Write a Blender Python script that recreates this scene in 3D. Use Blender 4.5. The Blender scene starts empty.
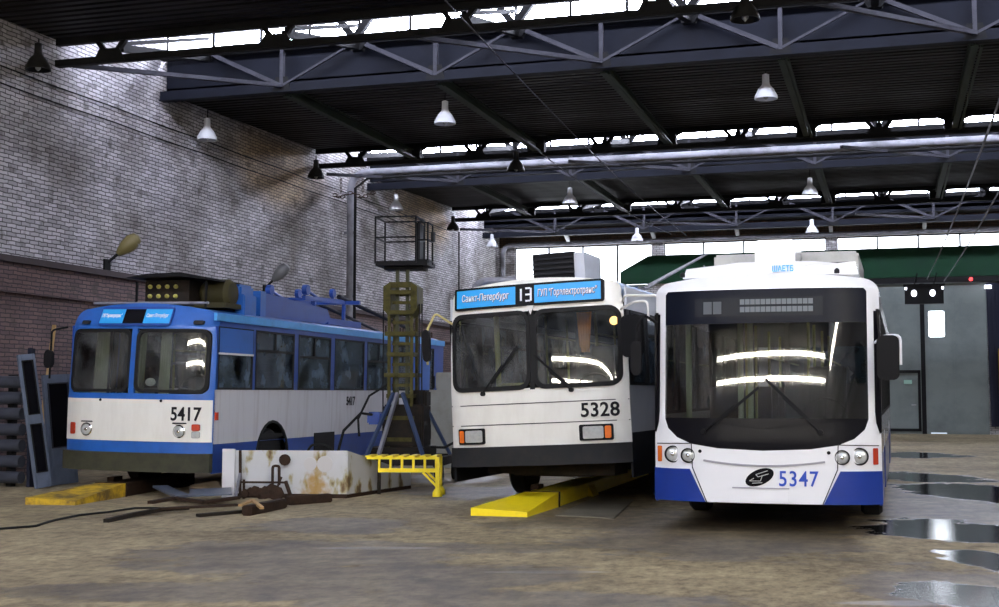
import bpy, bmesh, math, random
from mathutils import Vector, Matrix
random.seed(7)
PI = math.pi
scene = bpy.context.scene
COL = scene.collection
# ------------------------------------------------------------------ camera
F_PX, CX, CY, HOR = 1290.0, 499.5, 303.5, 393.0
CAM_H = 1.55
YAW = math.radians(16.8)
PITCH = math.atan((HOR - CY) / F_PX)
cam_d = bpy.data.cameras.new('camera')
cam = bpy.data.objects.new('camera', cam_d); COL.objects.link(cam)
cam.location = (0, 0, CAM_H)
cam.rotation_euler = (PI/2 + PITCH, 0, YAW)
cam_d.sensor_width = 36; cam_d.lens = 36 * F_PX / 999
cam_d.clip_end = 300
scene.camera = cam
_R = cam.rotation_euler.to_matrix()
def ray(px, py):
    return _R @ Vector(((px-CX)/F_PX, -(py-CY)/F_PX, -1))
def at(px, py, u=None, v=None, z=None):
    """world point seen at a pixel of the photograph on a given building plane"""
    d = ray(px, py)
    o = Vector((0, 0, CAM_H))
    if u is not None: k = u/d.x
    elif v is not None: k = v/d.y
    else: k = (z-CAM_H)/d.z
    return o + d*k
def W(X, Z, h=0):      # metres to the right of / in front of the viewpoint -> building axes
    return Vector((X*math.cos(YAW)-Z*math.sin(YAW), X*math.sin(YAW)+Z*math.cos(YAW), h))
# ------------------------------------------------------------------ materials
def nn(nt, t, **k):
    n = nt.nodes.new(t)
    for a, b in k.items(): setattr(n, a, b)
    return n
MATS = {}
def mat(name, col, rough=.5, metal=0, dirt=0.0, dcol=(.05,.04,.03), dscale=3.0, bump=0.0, bscale=40, emit=None, estr=0, stretch=(1,1,1), lo=.45, hi=.75, coat=0):
    m = bpy.data.materials.new(name); m.use_nodes = True
    nt = m.node_tree; b = nt.nodes['Principled BSDF']
    b.inputs['Base Color'].default_value = (*col, 1)
    b.inputs['Roughness'].default_value = rough
    b.inputs['Metallic'].default_value = metal
    if not coat and max(col) < .13: b.inputs['Specular IOR Level'].default_value = .12
    if coat: b.inputs['Coat Weight'].default_value = coat; b.inputs['Coat Roughness'].default_value = .08
    tc = nn(nt, 'ShaderNodeTexCoord'); mp = nn(nt, 'ShaderNodeMapping')
    mp.inputs['Scale'].default_value = stretch
    nt.links.new(tc.outputs['Object'], mp.inputs[0])
    if dirt:
        nz = nn(nt, 'ShaderNodeTexNoise'); nz.inputs['Scale'].default_value = dscale
        nz.inputs['Detail'].default_value = 8; nz.inputs['Roughness'].default_value = .65
        nt.links.new(mp.outputs[0], nz.inputs['Vector'])
        mr = nn(nt, 'ShaderNodeMapRange'); mr.inputs[1].default_value = lo; mr.inputs[2].default_value = hi
        mr.inputs[3].default_value = 0; mr.inputs[4].default_value = dirt
        nt.links.new(nz.outputs[0], mr.inputs[0])
        mx = nn(nt, 'ShaderNodeMixRGB'); mx.inputs[1].default_value = (*col, 1); mx.inputs[2].default_value = (*dcol, 1)
        nt.links.new(mr.outputs[0], mx.inputs[0]); nt.links.new(mx.outputs[0], b.inputs['Base Color'])
    if bump:
        n2 = nn(nt, 'ShaderNodeTexNoise'); n2.inputs['Scale'].default_value = bscale
        nt.links.new(tc.outputs['Object'], n2.inputs['Vector'])
        bp = nn(nt, 'ShaderNodeBump'); bp.inputs['Strength'].default_value = bump; bp.inputs['Distance'].default_value = .02
        nt.links.new(n2.outputs[0], bp.inputs['Height']); nt.links.new(bp.outputs[0], b.inputs['Normal'])
    if emit:
        b.inputs['Emission Color'].default_value = (*emit, 1); b.inputs['Emission Strength'].default_value = estr
    MATS[name] = m
    return m
def glass(name, tint, refl=1.0, haze=(0,0,0), hz=0.0):
    m = bpy.data.materials.new(name); m.use_nodes = True
    nt = m.node_tree; nt.nodes.clear()
    out = nn(nt, 'ShaderNodeOutputMaterial')
    tr = nn(nt, 'ShaderNodeBsdfTransparent'); tr.inputs[0].default_value = (*tint, 1)
    gl = nn(nt, 'ShaderNodeBsdfGlossy'); gl.inputs['Roughness'].default_value = .015
    gl.inputs[0].default_value = (refl, refl, refl, 1)
    fr = nn(nt, 'ShaderNodeFresnel'); fr.inputs[0].default_value = 1.55
    mx = nn(nt, 'ShaderNodeMixShader')
    nt.links.new(fr.outputs[0], mx.inputs[0]); nt.links.new(tr.outputs[0], mx.inputs[1]); nt.links.new(gl.outputs[0], mx.inputs[2])
    last = mx
    if hz:
        df = nn(nt, 'ShaderNodeBsdfDiffuse'); df.inputs[0].default_value = (*haze, 1)
        nz = nn(nt, 'ShaderNodeTexNoise'); nz.inputs['Scale'].default_value = 2.5; nz.inputs['Detail'].default_value = 6
        tc = nn(nt, 'ShaderNodeTexCoord'); nt.links.new(tc.outputs['Object'], nz.inputs['Vector'])
        mr = nn(nt, 'ShaderNodeMapRange'); mr.inputs[1].default_value = .35; mr.inputs[2].default_value = .75; mr.inputs[4].default_value = hz
        nt.links.new(nz.outputs[0], mr.inputs[0])
        m2 = nn(nt, 'ShaderNodeMixShader'); nt.links.new(mr.outputs[0], m2.inputs[0])
        nt.links.new(mx.outputs[0], m2.inputs[1]); nt.links.new(df.outputs[0], m2.inputs[2]); last = m2
    nt.links.new(last.outputs[0], out.inputs[0])
    return m
M = {}
M['white'] = mat('white_paint', (.78,.77,.70), .35, dirt=.22, dcol=(.35,.30,.22), dscale=1.8, stretch=(2,2,.5), coat=.3)
M['white_clean'] = mat('clean_white_paint', (.84,.85,.86), .22, dirt=.08, dcol=(.5,.5,.5), dscale=2, coat=.6)
M['white_side'] = mat('grubby_white_side_paint', (.62,.62,.64), .45, dirt=.55, dcol=(.28,.22,.20), dscale=2.6, stretch=(1,3,.25), lo=.5, hi=.8)
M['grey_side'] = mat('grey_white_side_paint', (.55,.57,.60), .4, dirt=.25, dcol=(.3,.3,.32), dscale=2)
M['blue'] = mat('mid_blue_paint', (.016,.115,.44), .38, dirt=.4, dcol=(.015,.05,.14), dscale=4, coat=.25)
M['blue_dark'] = mat('dark_blue_paint', (.012,.06,.30), .4, dirt=.35, dcol=(.01,.02,.06), dscale=3)
M['blue_royal'] = mat('royal_blue_paint', (.003,.032,.26), .3, dirt=.1, dcol=(.02,.04,.12), dscale=4, coat=.5)
M['blue_light'] = mat('light_blue_gutter_paint', (.07,.33,.72), .4, dirt=.3, dcol=(.03,.12,.3), dscale=5)
M['bumper'] = mat('grimy_olive_bumper', (.055,.055,.035), .6, dirt=.6, dcol=(.02,.02,.02), dscale=4)
M['black'] = mat('black_plastic', (.008,.008,.009), .55)
M['black_gloss'] = mat('black_gloss', (.006,.006,.008), .22)
M['rubber'] = mat('black_rubber', (.015,.015,.015), .6)
M['dark_grey'] = mat('dark_grey_plastic', (.022,.023,.025), .6, dirt=.3, dscale=4)
M['steel'] = mat('bare_steel', (.35,.35,.36), .4, .8, dirt=.4, dcol=(.15,.1,.06), dscale=6)
M['chassis'] = mat('greasy_chassis', (.02,.017,.014), .75, dirt=.4, dcol=(.06,.035,.02), dscale=5)
M['orange'] = mat('orange_lens', (.75,.16,.02), .2, coat=.5)
M['red'] = mat('red_lens', (.45,.04,.015), .2, coat=.5)
M['lens'] = mat('headlamp_glass', (.55,.57,.55), .12, .3, dirt=.3, dcol=(.2,.2,.2), dscale=20)
M['chrome'] = mat('reflector_chrome', (.7,.7,.68), .12, 1)
M['sign_blue'] = mat('sky_blue_sign_film', (.02,.36,.78), .4, emit=(.02,.36,.78), estr=0.0)
M['sign_text'] = mat('white_sign_lettering', (.85,.87,.9), .5)
M['text_edge'] = mat('dark_lettering_outline', (.10,.10,.18), .5)
M['text_black'] = mat('black_lettering', (.012,.012,.014), .5)
M['text_blue'] = mat('blue_lettering', (.01,.06,.45), .4)
M['text_cyan'] = mat('cyan_lettering', (.02,.40,.85), .4)
M['led'] = mat('pale_led_blocks', (.13,.15,.165), .5)
M['interior'] = mat('dark_interior_lining', (.035,.035,.034), .8)
M['seat'] = mat('brown_seat_vinyl', (.06,.035,.025), .6)
M['curtain'] = mat('olive_cream_curtain', (.50,.52,.34), .9)
M['curtain_orange'] = mat('orange_curtain', (.85,.30,.03), .8)
M['pole_yellow'] = mat('yellow_handrail', (.45,.42,.10), .4)
M['glass'] = glass('dark_windscreen_glass', (.68,.72,.70), .9)
M['glass_side'] = glass('sheen_side_glass', (.30,.36,.40), .8, (.24,.33,.42), .55)  # bluish haze mixed in stands for reflections in the side windows
M['glass_sheen'] = glass('sheen_windscreen_glass', (.72,.75,.73), .9, (.30,.32,.33), .20)  # grey haze mixed in stands for reflected light on the windscreens
M['yellow'] = mat('yellow_paint', (1.0,.78,.01), .45, dirt=.25, dcol=(.45,.30,.02), dscale=4)
M['yellow_old'] = mat('worn_yellow_paint', (.62,.40,.015), .6, dirt=.85, dcol=(.08,.05,.03), dscale=3.5, lo=.42, hi=.62)
M['rust'] = mat('rusty_steel', (.040,.024,.016), .8, dirt=.7, dcol=(.012,.010,.009), dscale=8, bump=.3)
M['olive'] = mat('olive_mast_paint', (.085,.075,.02), .6, dirt=.75, dcol=(.015,.013,.008), dscale=8)
M['strut_blue'] = mat('blue_grey_strut_paint', (.035,.06,.13), .5, dirt=.4, dscale=6)
M['truss'] = mat('dark_truss_paint', (.012,.012,.013), .7, dirt=.6, dcol=(.006,.006,.006), dscale=2)
M['truss_light'] = mat('grey_purple_brace_paint', (.050,.050,.062), .6, dirt=.7, dcol=(.012,.012,.015), dscale=3)
M['truss_blue'] = mat('blue_grey_beam_paint', (.006,.0075,.014), .6, dirt=.7, dcol=(.002,.002,.004), dscale=1.5)
M['beam_green'] = mat('green_grey_beam_paint', (.032,.042,.03), .6, dirt=.6, dcol=(.015,.015,.012), dscale=2)
M['green'] = mat('dark_green_gate_header', (.007,.040,.018), .6, dirt=.55, dcol=(.01,.025,.02), dscale=1.2)
M['door'] = mat('grey_green_steel_door', (.15,.18,.17), .5, dirt=.6, dcol=(.06,.075,.08), dscale=.9, bump=.1)
M['pipe'] = mat('galvanised_pipe', (.22,.22,.25), .5, 0, dirt=.7, dcol=(.04,.038,.04), dscale=3)
M['pipe_dark'] = mat('dark_grey_heating_pipe', (.05,.055,.07), .45, dirt=.4, dcol=(.02,.02,.02), dscale=4)
M['lamp_white'] = mat('white_enamel_lamp', (.62,.63,.66), .4)
M['lamp_shaded'] = mat('shade_dark_lamp', (.02,.02,.02), .5)  # dark copy of the lamp enamel, shade put into the colour
M['wood'] = mat('pale_timber', (.42,.26,.10), .7, dirt=.3, dcol=(.2,.12,.05), dscale=5)
M['cloth_dark'] = mat('dark_curtain_cloth', (.02,.022,.035), .9)
M['pane'] = mat('daylit_frosted_pane', (.8,.8,.8), .6, emit=(.77,.81,1.0), estr=38)
M['pane_back'] = mat('daylit_back_window_pane', (.8,.8,.8), .6, emit=(.86,.92,1.0), estr=4)
M['lit'] = mat('lit_signal_lens', (.8,.8,.9), .4, emit=(.85,.88,1.0), estr=4)
M['red_lit'] = mat('lit_red_lamp', (.8,.05,.05), .4, emit=(1,.05,.05), estr=2)
M['cabinet'] = mat('stained_grey_cabinet', (.27,.27,.24), .7, dirt=.5, dcol=(.14,.12,.09), dscale=3)
M['stone'] = mat('pale_rubble_stone', (.30,.23,.15), .9, bump=.5, bscale=12)
M['plank_blue'] = mat('blue_grey_sheet_metal', (.09,.11,.15), .45, dirt=.4, dscale=6)
M['slat_grey'] = mat('frame_blue_grey', (.13,.16,.22), .5, dirt=.4, dcol=(.05,.06,.08), dscale=4)

def tank_mat():
    m = mat('stained_white_tank_paint', (.62,.62,.60), .5)
    nt = m.node_tree; b = nt.nodes['Principled BSDF']; tc = nn(nt,'ShaderNodeTexCoord')
    n1 = nn(nt,'ShaderNodeTexNoise'); n1.inputs['Scale'].default_value = 3.2; n1.inputs['Detail'].default_value = 9
    mp = nn(nt,'ShaderNodeMapping'); mp.inputs['Scale'].default_value = (1.2,1.2,.6); nt.links.new(tc.outputs['Object'], mp.inputs[0]); nt.links.new(mp.outputs[0], n1.inputs[0])
    r = nn(nt,'ShaderNodeValToRGB'); nt.links.new(n1.outputs[0], r.inputs[0])
    e = r.color_ramp.elements; e[0].position=.28; e[0].color=(.05,.05,.03,1); e[1].position=.62; e[1].color=(.52,.53,.53,1)
    for p,c in ((.35,(.14,.08,.025,1)),(.39,(.34,.30,.16,1)),(.44,(.50,.51,.50,1))):
        x = e.new(p); x.color = c
    # rust run below the old emblem spot
    sx = nn(nt,'ShaderNodeSeparateXYZ'); nt.links.new(tc.outputs['Object'], sx.inputs[0])
    dx = nn(nt,'ShaderNodeMath', operation='SUBTRACT'); dx.inputs[1].default_value = 1.38; nt.links.new(sx.outputs[0], dx.inputs[0])
    d2 = nn(nt,'ShaderNodeMath', operation='ABSOLUTE'); nt.links.new(dx.outputs[0], d2.inputs[0])
    nz = nn(nt,'ShaderNodeTexNoise'); nz.inputs['Scale'].default_value = 9; nz.inputs['Detail'].default_value = 5; nt.links.new(tc.outputs['Object'], nz.inputs[0])
    ad = nn(nt,'ShaderNodeMath', operation='MULTIPLY_ADD'); ad.inputs[1].default_value = .5; nt.links.new(nz.outputs[0], ad.inputs[0]); nt.links.new(d2.outputs[0], ad.inputs[2])
    zz = nn(nt,'ShaderNodeMath', operation='MULTIPLY_ADD'); zz.inputs[1].default_value = .45; nt.links.new(sx.outputs[2], zz.inputs[0]); nt.links.new(ad.outputs[0], zz.inputs[2])
    mr = nn(nt,'ShaderNodeMapRange'); mr.inputs[1].default_value=.38; mr.inputs[2].default_value=.58; mr.inputs[3].default_value=.9; mr.inputs[4].default_value=0
    nt.links.new(zz.outputs[0], mr.inputs[0])
    mx = nn(nt,'ShaderNodeMixRGB'); mx.inputs[2].default_value=(.36,.21,.04,1)
    nt.links.new(mr.outputs[0], mx.inputs[0]); nt.links.new(r.outputs[0], mx.inputs[1]); nt.links.new(mx.outputs[0], b.inputs['Base Color'])
    return m
M['tank'] = tank_mat()

def brick_mat(name, c1, c2, mortar, axis, stain=.5, light_patch=None, tint=(.30,.26,.20)):
    m = bpy.data.materials.new(name); m.use_nodes = True
    nt = m.node_tree; b = nt.nodes['Principled BSDF']; b.inputs['Roughness'].default_value = .75
    g = nn(nt,'ShaderNodeNewGeometry'); s = nn(nt,'ShaderNodeSeparateXYZ'); nt.links.new(g.outputs['Position'], s.inputs[0])
    c = nn(nt,'ShaderNodeCombineXYZ'); nt.links.new(s.outputs[axis], c.inputs[0]); nt.links.new(s.outputs[2], c.inputs[1])
    br = nn(nt,'ShaderNodeTexBrick'); br.inputs['Scale'].default_value = 1
    br.inputs['Brick Width'].default_value = .27; br.inputs['Row Height'].default_value = .08
    br.inputs['Mortar Size'].default_value = .011; br.inputs['Mortar Smooth'].default_value = .3
    br.inputs['Color1'].default_value = (*c1,1); br.inputs['Color2'].default_value = (*c2,1); br.inputs['Mortar'].default_value = (*mortar,1)
    br.inputs['Bias'].default_value = -.2
    nzd = nn(nt,'ShaderNodeTexNoise'); nzd.inputs['Scale'].default_value = 6; nt.links.new(c.outputs[0], nzd.inputs['Vector'])
    vm = nn(nt,'ShaderNodeVectorMath', operation='MULTIPLY_ADD'); vm.inputs[1].default_value = (.05,.045,0)
    nt.links.new(nzd.outputs['Color'], vm.inputs[0]); nt.links.new(c.outputs[0], vm.inputs[2]); nt.links.new(vm.outputs[0], br.inputs['Vector'])
    n1 = nn(nt,'ShaderNodeTexNoise'); n1.inputs['Scale'].default_value = .55; n1.inputs['Detail'].default_value = 7; nt.links.new(c.outputs[0], n1.inputs['Vector'])
    mr = nn(nt,'ShaderNodeMapRange'); mr.inputs[1].default_value=.42; mr.inputs[2].default_value=.68; mr.inputs[4].default_value=stain; nt.links.new(n1.outputs[0], mr.inputs[0])
    mx = nn(nt,'ShaderNodeMixRGB', blend_type='MULTIPLY'); mx.inputs[2].default_value=(*tint,1)
    nt.links.new(mr.outputs[0], mx.inputs[0]); nt.links.new(br.outputs[0], mx.inputs[1])
    n2 = nn(nt,'ShaderNodeTexNoise'); n2.inputs['Scale'].default_value = 2.6; n2.inputs['Detail'].default_value = 4; nt.links.new(c.outputs[0], n2.inputs['Vector'])
    m2 = nn(nt,'ShaderNodeMapRange'); m2.inputs[1].default_value=.58; m2.inputs[2].default_value=.70; m2.inputs[4].default_value=.7; nt.links.new(n2.outputs[0], m2.inputs[0])
    mx2 = nn(nt,'ShaderNodeMixRGB'); mx2.inputs[2].default_value=(.07,.06,.05,1)
    nt.links.new(m2.outputs[0], mx2.inputs[0]); nt.links.new(mx.outputs[0], mx2.inputs[1])
    last = mx2
    for (pv, pz, rv, rz, pc, ps) in (light_patch or []):   # painted light: warm lamplight areas and a shaded upper near corner
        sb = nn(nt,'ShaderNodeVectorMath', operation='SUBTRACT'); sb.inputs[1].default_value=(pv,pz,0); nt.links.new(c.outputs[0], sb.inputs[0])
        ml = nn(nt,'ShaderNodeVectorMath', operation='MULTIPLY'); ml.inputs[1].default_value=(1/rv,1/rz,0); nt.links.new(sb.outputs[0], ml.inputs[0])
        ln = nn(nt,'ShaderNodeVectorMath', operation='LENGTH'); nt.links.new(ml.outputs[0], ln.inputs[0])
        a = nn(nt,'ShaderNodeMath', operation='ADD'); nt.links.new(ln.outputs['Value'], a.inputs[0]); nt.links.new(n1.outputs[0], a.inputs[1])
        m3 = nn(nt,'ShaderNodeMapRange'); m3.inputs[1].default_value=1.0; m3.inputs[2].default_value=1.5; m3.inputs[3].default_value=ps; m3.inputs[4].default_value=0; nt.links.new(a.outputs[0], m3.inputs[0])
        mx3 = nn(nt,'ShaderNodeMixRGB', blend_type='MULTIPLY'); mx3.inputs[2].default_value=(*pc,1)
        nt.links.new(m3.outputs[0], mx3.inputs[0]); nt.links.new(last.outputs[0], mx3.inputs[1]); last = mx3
    nt.links.new(last.outputs[0], b.inputs['Base Color'])
    bp = nn(nt,'ShaderNodeBump'); bp.inputs['Strength'].default_value=.7; bp.inputs['Distance'].default_value=.03
    inv = nn(nt,'ShaderNodeMath', operation='SUBTRACT'); inv.inputs[0].default_value = 1; nt.links.new(br.outputs['Fac'], inv.inputs[1])
    nt.links.new(inv.outputs[0], bp.inputs['Height']); nt.links.new(bp.outputs[0], b.inputs['Normal'])
    return m
M['brick_white'] = brick_mat('whitewashed_brick', (.66,.64,.67), (.36,.34,.36), (.08,.072,.075), 1, .8, light_patch=[(31,7.6,3.5,1.2,(.80,.58,.30),.9),(42.5,7.6,3.4,1.3,(.85,.60,.30),.9),(12,7,9.0,3.5,(.42,.38,.34),.75)])
M['brick_red'] = brick_mat('bare_red_brown_brick', (.21,.135,.13), (.14,.095,.10), (.05,.04,.045), 1, .5)
M['brick_end'] = brick_mat('whitewashed_end_brick', (.55,.54,.55), (.42,.40,.40), (.12,.11,.11), 0, .5)
M['brick_brown'] = brick_mat('brown_stained_brick', (.15,.085,.045), (.09,.055,.035), (.03,.025,.02), 0, .6)

def roof_mat():
    m = mat('sooty_corrugated_decking', (.03,.024,.02), .6)
    nt = m.node_tree; b = nt.nodes['Principled BSDF']
    g = nn(nt,'ShaderNodeNewGeometry'); w = nn(nt,'ShaderNodeTexWave', wave_type='BANDS', bands_direction='Y'); w.inputs['Scale'].default_value = 1.15
    nt.links.new(g.outputs['Position'], w.inputs[0])
    bp = nn(nt,'ShaderNodeBump'); bp.inputs['Strength'].default_value=1; bp.inputs['Distance'].default_value=.10
    nt.links.new(w.outputs[1], bp.inputs['Height']); nt.links.new(bp.outputs[0], b.inputs['Normal'])
    nz = nn(nt,'ShaderNodeTexNoise'); nz.inputs['Scale'].default_value=.7; nz.inputs['Detail'].default_value=6
    mp = nn(nt,'ShaderNodeMapping'); mp.inputs['Scale'].default_value=(.5,2.5,1); nt.links.new(g.outputs['Position'], mp.inputs[0]); nt.links.new(mp.outputs[0], nz.inputs[0])
    r = nn(nt,'ShaderNodeValToRGB'); e=r.color_ramp.elements
    e[0].position=.40; e[0].color=(.007,.006,.005,1); e[1].position=.75; e[1].color=(.040,.035,.036,1); nt.links.new(nz.outputs[0], r.inputs[0])
    nt.links.new(r.outputs[0], b.inputs['Base Color'])
    return m
M['roof'] = roof_mat()

def floor_mat():
    m = bpy.data.materials.new('worn_concrete_floor'); m.use_nodes = True
    nt = m.node_tree; b = nt.nodes['Principled BSDF']; L = nt.links.new
    g = nn(nt,'ShaderNodeNewGeometry')
    def noise(s, d=6, sc=(1,1,1), rough=.6):
        mp = nn(nt,'ShaderNodeMapping'); mp.inputs['Scale'].default_value = sc; mp.inputs['Rotation'].default_value=(0,0,-YAW); L(g.outputs['Position'], mp.inputs[0])
        n = nn(nt,'ShaderNodeTexNoise'); n.inputs['Scale'].default_value = s; n.inputs['Detail'].default_value = d; n.inputs['Roughness'].default_value = rough
        L(mp.outputs[0], n.inputs['Vector']); return n.outputs[0]
    big = noise(.5, 10, (1,1,1), .7); fine = noise(5.5, 12, (1.3,.75,1), .8); edge = noise(.9, 12, (.8,.9,1), .72)
    r = nn(nt,'ShaderNodeValToRGB'); L(big, r.inputs[0]); e = r.color_ramp.elements
    e[0].position=.32; e[0].color=(.21,.165,.095,1); e[1].position=.68; e[1].color=(.51,.42,.24,1)
    r2 = nn(nt,'ShaderNodeValToRGB'); L(fine, r2.inputs[0]); e = r2.color_ramp.elements
    e[0].position=.36; e[0].color=(.36,.34,.33,1); e[1].position=.60; e[1].color=(1.12,1.12,1.12,1)
    mx = nn(nt,'ShaderNodeMixRGB', blend_type='MULTIPLY'); mx.inputs[0].default_value=.9; L(r.outputs[0], mx.inputs[1]); L(r2.outputs[0], mx.inputs[2])
    def blobs(lst, ns, off):
        last = None
        for (px, py, rx, ry) in lst:      # centre and half sizes of a stain, in metres on the floor
            c = at(px, py, z=0)
            sb = nn(nt,'ShaderNodeVectorMath', operation='SUBTRACT'); sb.inputs[1].default_value = c; L(g.outputs['Position'], sb.inputs[0])
            mp = nn(nt,'ShaderNodeMapping'); mp.vector_type='POINT'; mp.inputs['Rotation'].default_value=(0,0,-YAW); L(sb.outputs[0], mp.inputs[0])
            ml = nn(nt,'ShaderNodeVectorMath', operation='MULTIPLY'); ml.inputs[1].default_value=(1/rx,1/ry,0); L(mp.outputs[0], ml.inputs[0])
            ln = nn(nt,'ShaderNodeVectorMath', operation='LENGTH'); L(ml.outputs[0], ln.inputs[0])
            if last is None: last = ln.outputs['Value']
            else:
                mn = nn(nt,'ShaderNodeMath', operation='MINIMUM'); L(last, mn.inputs[0]); L(ln.outputs['Value'], mn.inputs[1]); last = mn.outputs[0]
        a = nn(nt,'ShaderNodeMath', operation='MULTIPLY_ADD'); L(edge, a.inputs[0]); a.inputs[1].default_value = ns; L(last, a.inputs[2])
        mr = nn(nt,'ShaderNodeMapRange'); mr.interpolation_type='SMOOTHSTEP'; L(a.outputs[0], mr.inputs[0])
        mr.inputs[1].default_value=1+ns*.5-off; mr.inputs[2].default_value=1+ns*.5+off; mr.inputs[3].default_value=1; mr.inputs[4].default_value=0
        return mr.outputs[0]
    damp = blobs([(290,556,1.5,1.3),(400,575,1.5,.9),(190,592,1.3,.55),(560,524,1.2,.55),(500,600,1.5,.5),(720,540,1.6,1.6),(930,500,1.7,5.0),(960,590,.9,1.4),(440,548,1.3,.5),(700,520,2.6,1.6),(330,525,1.0,.9),(470,492,1.2,1.5)], 2.6, .14)
    wet = blobs([(925,478,1.0,1.6),(945,530,.8,1.3),(975,492,.9,2.2),(915,455,1.3,1.5),(960,595,.45,.6),(990,560,.35,1.0)], 2.8, .10)
    film = blobs([(545,572,.55,.10),(455,478,.8,1.6),(900,603,.5,.12),(380,548,.6,.12)], 1.0, .25)
    d = nn(nt,'ShaderNodeMixRGB', blend_type='MULTIPLY'); d.inputs[2].default_value=(.34,.325,.35,1)
    dm = nn(nt,'ShaderNodeMath', operation='MULTIPLY'); mid = noise(1.6, 8, (1,.8,1), .7); mm = nn(nt,'ShaderNodeMapRange'); L(mid, mm.inputs[0]); mm.inputs[1].default_value=.35; mm.inputs[2].default_value=.62; mm.inputs[3].default_value=.35; mm.inputs[4].default_value=1.0; L(mm.outputs[0], dm.inputs[1]); L(damp, dm.inputs[0]); L(dm.outputs[0], d.inputs[0]); L(mx.outputs[0], d.inputs[1])
    sp = noise(2.3, 10, (.8,1,1), .75); sm_ = nn(nt,'ShaderNodeMapRange'); L(sp, sm_.inputs[0]); sm_.inputs[1].default_value=.54; sm_.inputs[2].default_value=.68; sm_.inputs[4].default_value=.75
    d2 = nn(nt,'ShaderNodeMixRGB', blend_type='MULTIPLY'); d2.inputs[2].default_value=(.38,.34,.30,1); L(sm_.outputs[0], d2.inputs[0]); L(d.outputs[0], d2.inputs[1]); d = d2
    w = nn(nt,'ShaderNodeMixRGB'); w.inputs[2].default_value=(.03,.03,.034,1); L(wet, w.inputs[0]); L(d.outputs[0], w.inputs[1])
    L(w.outputs[0], b.inputs['Base Color'])
    ro = nn(nt,'ShaderNodeMapRange'); L(damp, ro.inputs[0]); ro.inputs[3].default_value=.85; ro.inputs[4].default_value=.50
    ro1 = nn(nt,'ShaderNodeMapRange'); L(film, ro1.inputs[0]); L(ro.outputs[0], ro1.inputs[3]); ro1.inputs[4].default_value=.28
    ro2 = nn(nt,'ShaderNodeMapRange'); L(wet, ro2.inputs[0]); L(ro1.outputs[0], ro2.inputs[3]); ro2.inputs[4].default_value=.05
    L(ro2.outputs[0], b.inputs['Roughness'])
    bp = nn(nt,'ShaderNodeBump'); bp.inputs['Distance'].default_value=.015; L(fine, bp.inputs['Height'])
    st = nn(nt,'ShaderNodeMapRange'); L(wet, st.inputs[0]); st.inputs[3].default_value=.7; st.inputs[4].default_value=.07; L(st.outputs[0], bp.inputs['Strength'])
    L(bp.outputs[0], b.inputs['Normal'])
    return m
M['floor'] = floor_mat()
# ------------------------------------------------------------------ geometry helpers
def B(): return bmesh.new()
def box(bm, x0, x1, y0, y1, z0, z1, mx=None):
    vs = [bm.verts.new(Vector(p)) for p in ((x0,y0,z0),(x1,y0,z0),(x1,y1,z0),(x0,y1,z0),(x0,y0,z1),(x1,y0,z1),(x1,y1,z1),(x0,y1,z1))]
    if mx is not None:
        for v in vs: v.co = mx @ v.co
    for f in ((3,2,1,0),(4,5,6,7),(0,1,5,4),(1,2,6,5),(2,3,7,6),(3,0,4,7)): bm.faces.new([vs[i] for i in f])
    return vs
def prism(bm, poly, axis, a, b):
    """poly of 2-D points extruded along axis ('x': (y,z), 'y': (x,z), 'z': (x,y)) from a to b"""
    def P(p, t): return {'x':(t,p[0],p[1]),'y':(p[0],t,p[1]),'z':(p[0],p[1],t)}[axis]
    A = [bm.verts.new(P(p,a)) for p in poly]; C = [bm.verts.new(P(p,b)) for p in poly]
    bm.faces.new(A); bm.faces.new(C[::-1]); n = len(poly)
    for i in range(n): bm.faces.new((A[i],A[(i+1)%n],C[(i+1)%n],C[i]))
def frame_of(d):
    d = d.normalized(); up = Vector((0,0,1)) if abs(d.z) < .95 else Vector((1,0,0))
    s = d.cross(up).normalized(); return s, s.cross(d).normalized()
def tube(bm, pts, r, n=8, caps=True):
    pts = [Vector(p) for p in pts]; rings = []
    for i, p in enumerate(pts):
        d = (pts[min(i+1,len(pts)-1)] - pts[max(i-1,0)])
        s, u = frame_of(d)
        if rings:     # keep the frame from twisting
            s0 = rings[-1][1]; s = (s0 - d.normalized()*s0.dot(d.normalized())).normalized(); u = s.cross(d.normalized())
        rr = r[i] if isinstance(r,(list,tuple)) else r
        rings.append(([bm.verts.new(p + (s*math.cos(2*PI*k/n)+u*math.sin(2*PI*k/n))*rr) for k in range(n)], s))
    for a, b in zip(rings, rings[1:]):
        for k in range(n): bm.faces.new((a[0][k],a[0][(k+1)%n],b[0][(k+1)%n],b[0][k]))
    if caps: bm.faces.new(rings[0][0][::-1]); bm.faces.new(rings[-1][0])
def bend(pts, r, k=5):
    """polyline with its corners rounded"""
    pts = [Vector(p) for p in pts]; out = [pts[0]]
    for a, b, c in zip(pts, pts[1:], pts[2:]):
        p = b + (a-b).normalized()*r; q = b + (c-b).normalized()*r
        for i in range(k+1):
            t = i/k; out.append(p*(1-t)**2 + b*2*t*(1-t) + q*t*t)
    out.append(pts[-1]); return out
def bar(bm, a, b, w, h):
    """rectangular bar from a to b"""
    a, b = Vector(a), Vector(b); s, u = frame_of(b-a)
    vs = []
    for p in (a, b):
        for i, j in ((-1,-1),(1,-1),(1,1),(-1,1)): vs.append(bm.verts.new(p + s*i*w/2 + u*j*h/2))
    for f in ((3,2,1,0),(4,5,6,7),(0,1,5,4),(1,2,6,5),(2,3,7,6),(3,0,4,7)): bm.faces.new([vs[i] for i in f])
def ibeam(bm, a, b, w, h, t=.02):
    a, b = Vector(a), Vector(b); s, u = frame_of(b-a)
    bar(bm, a+u*(h/2), b+u*(h/2), w, t); bar(bm, a-u*(h/2), b-u*(h/2), w, t); bar(bm, a, b, t, h)
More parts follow.
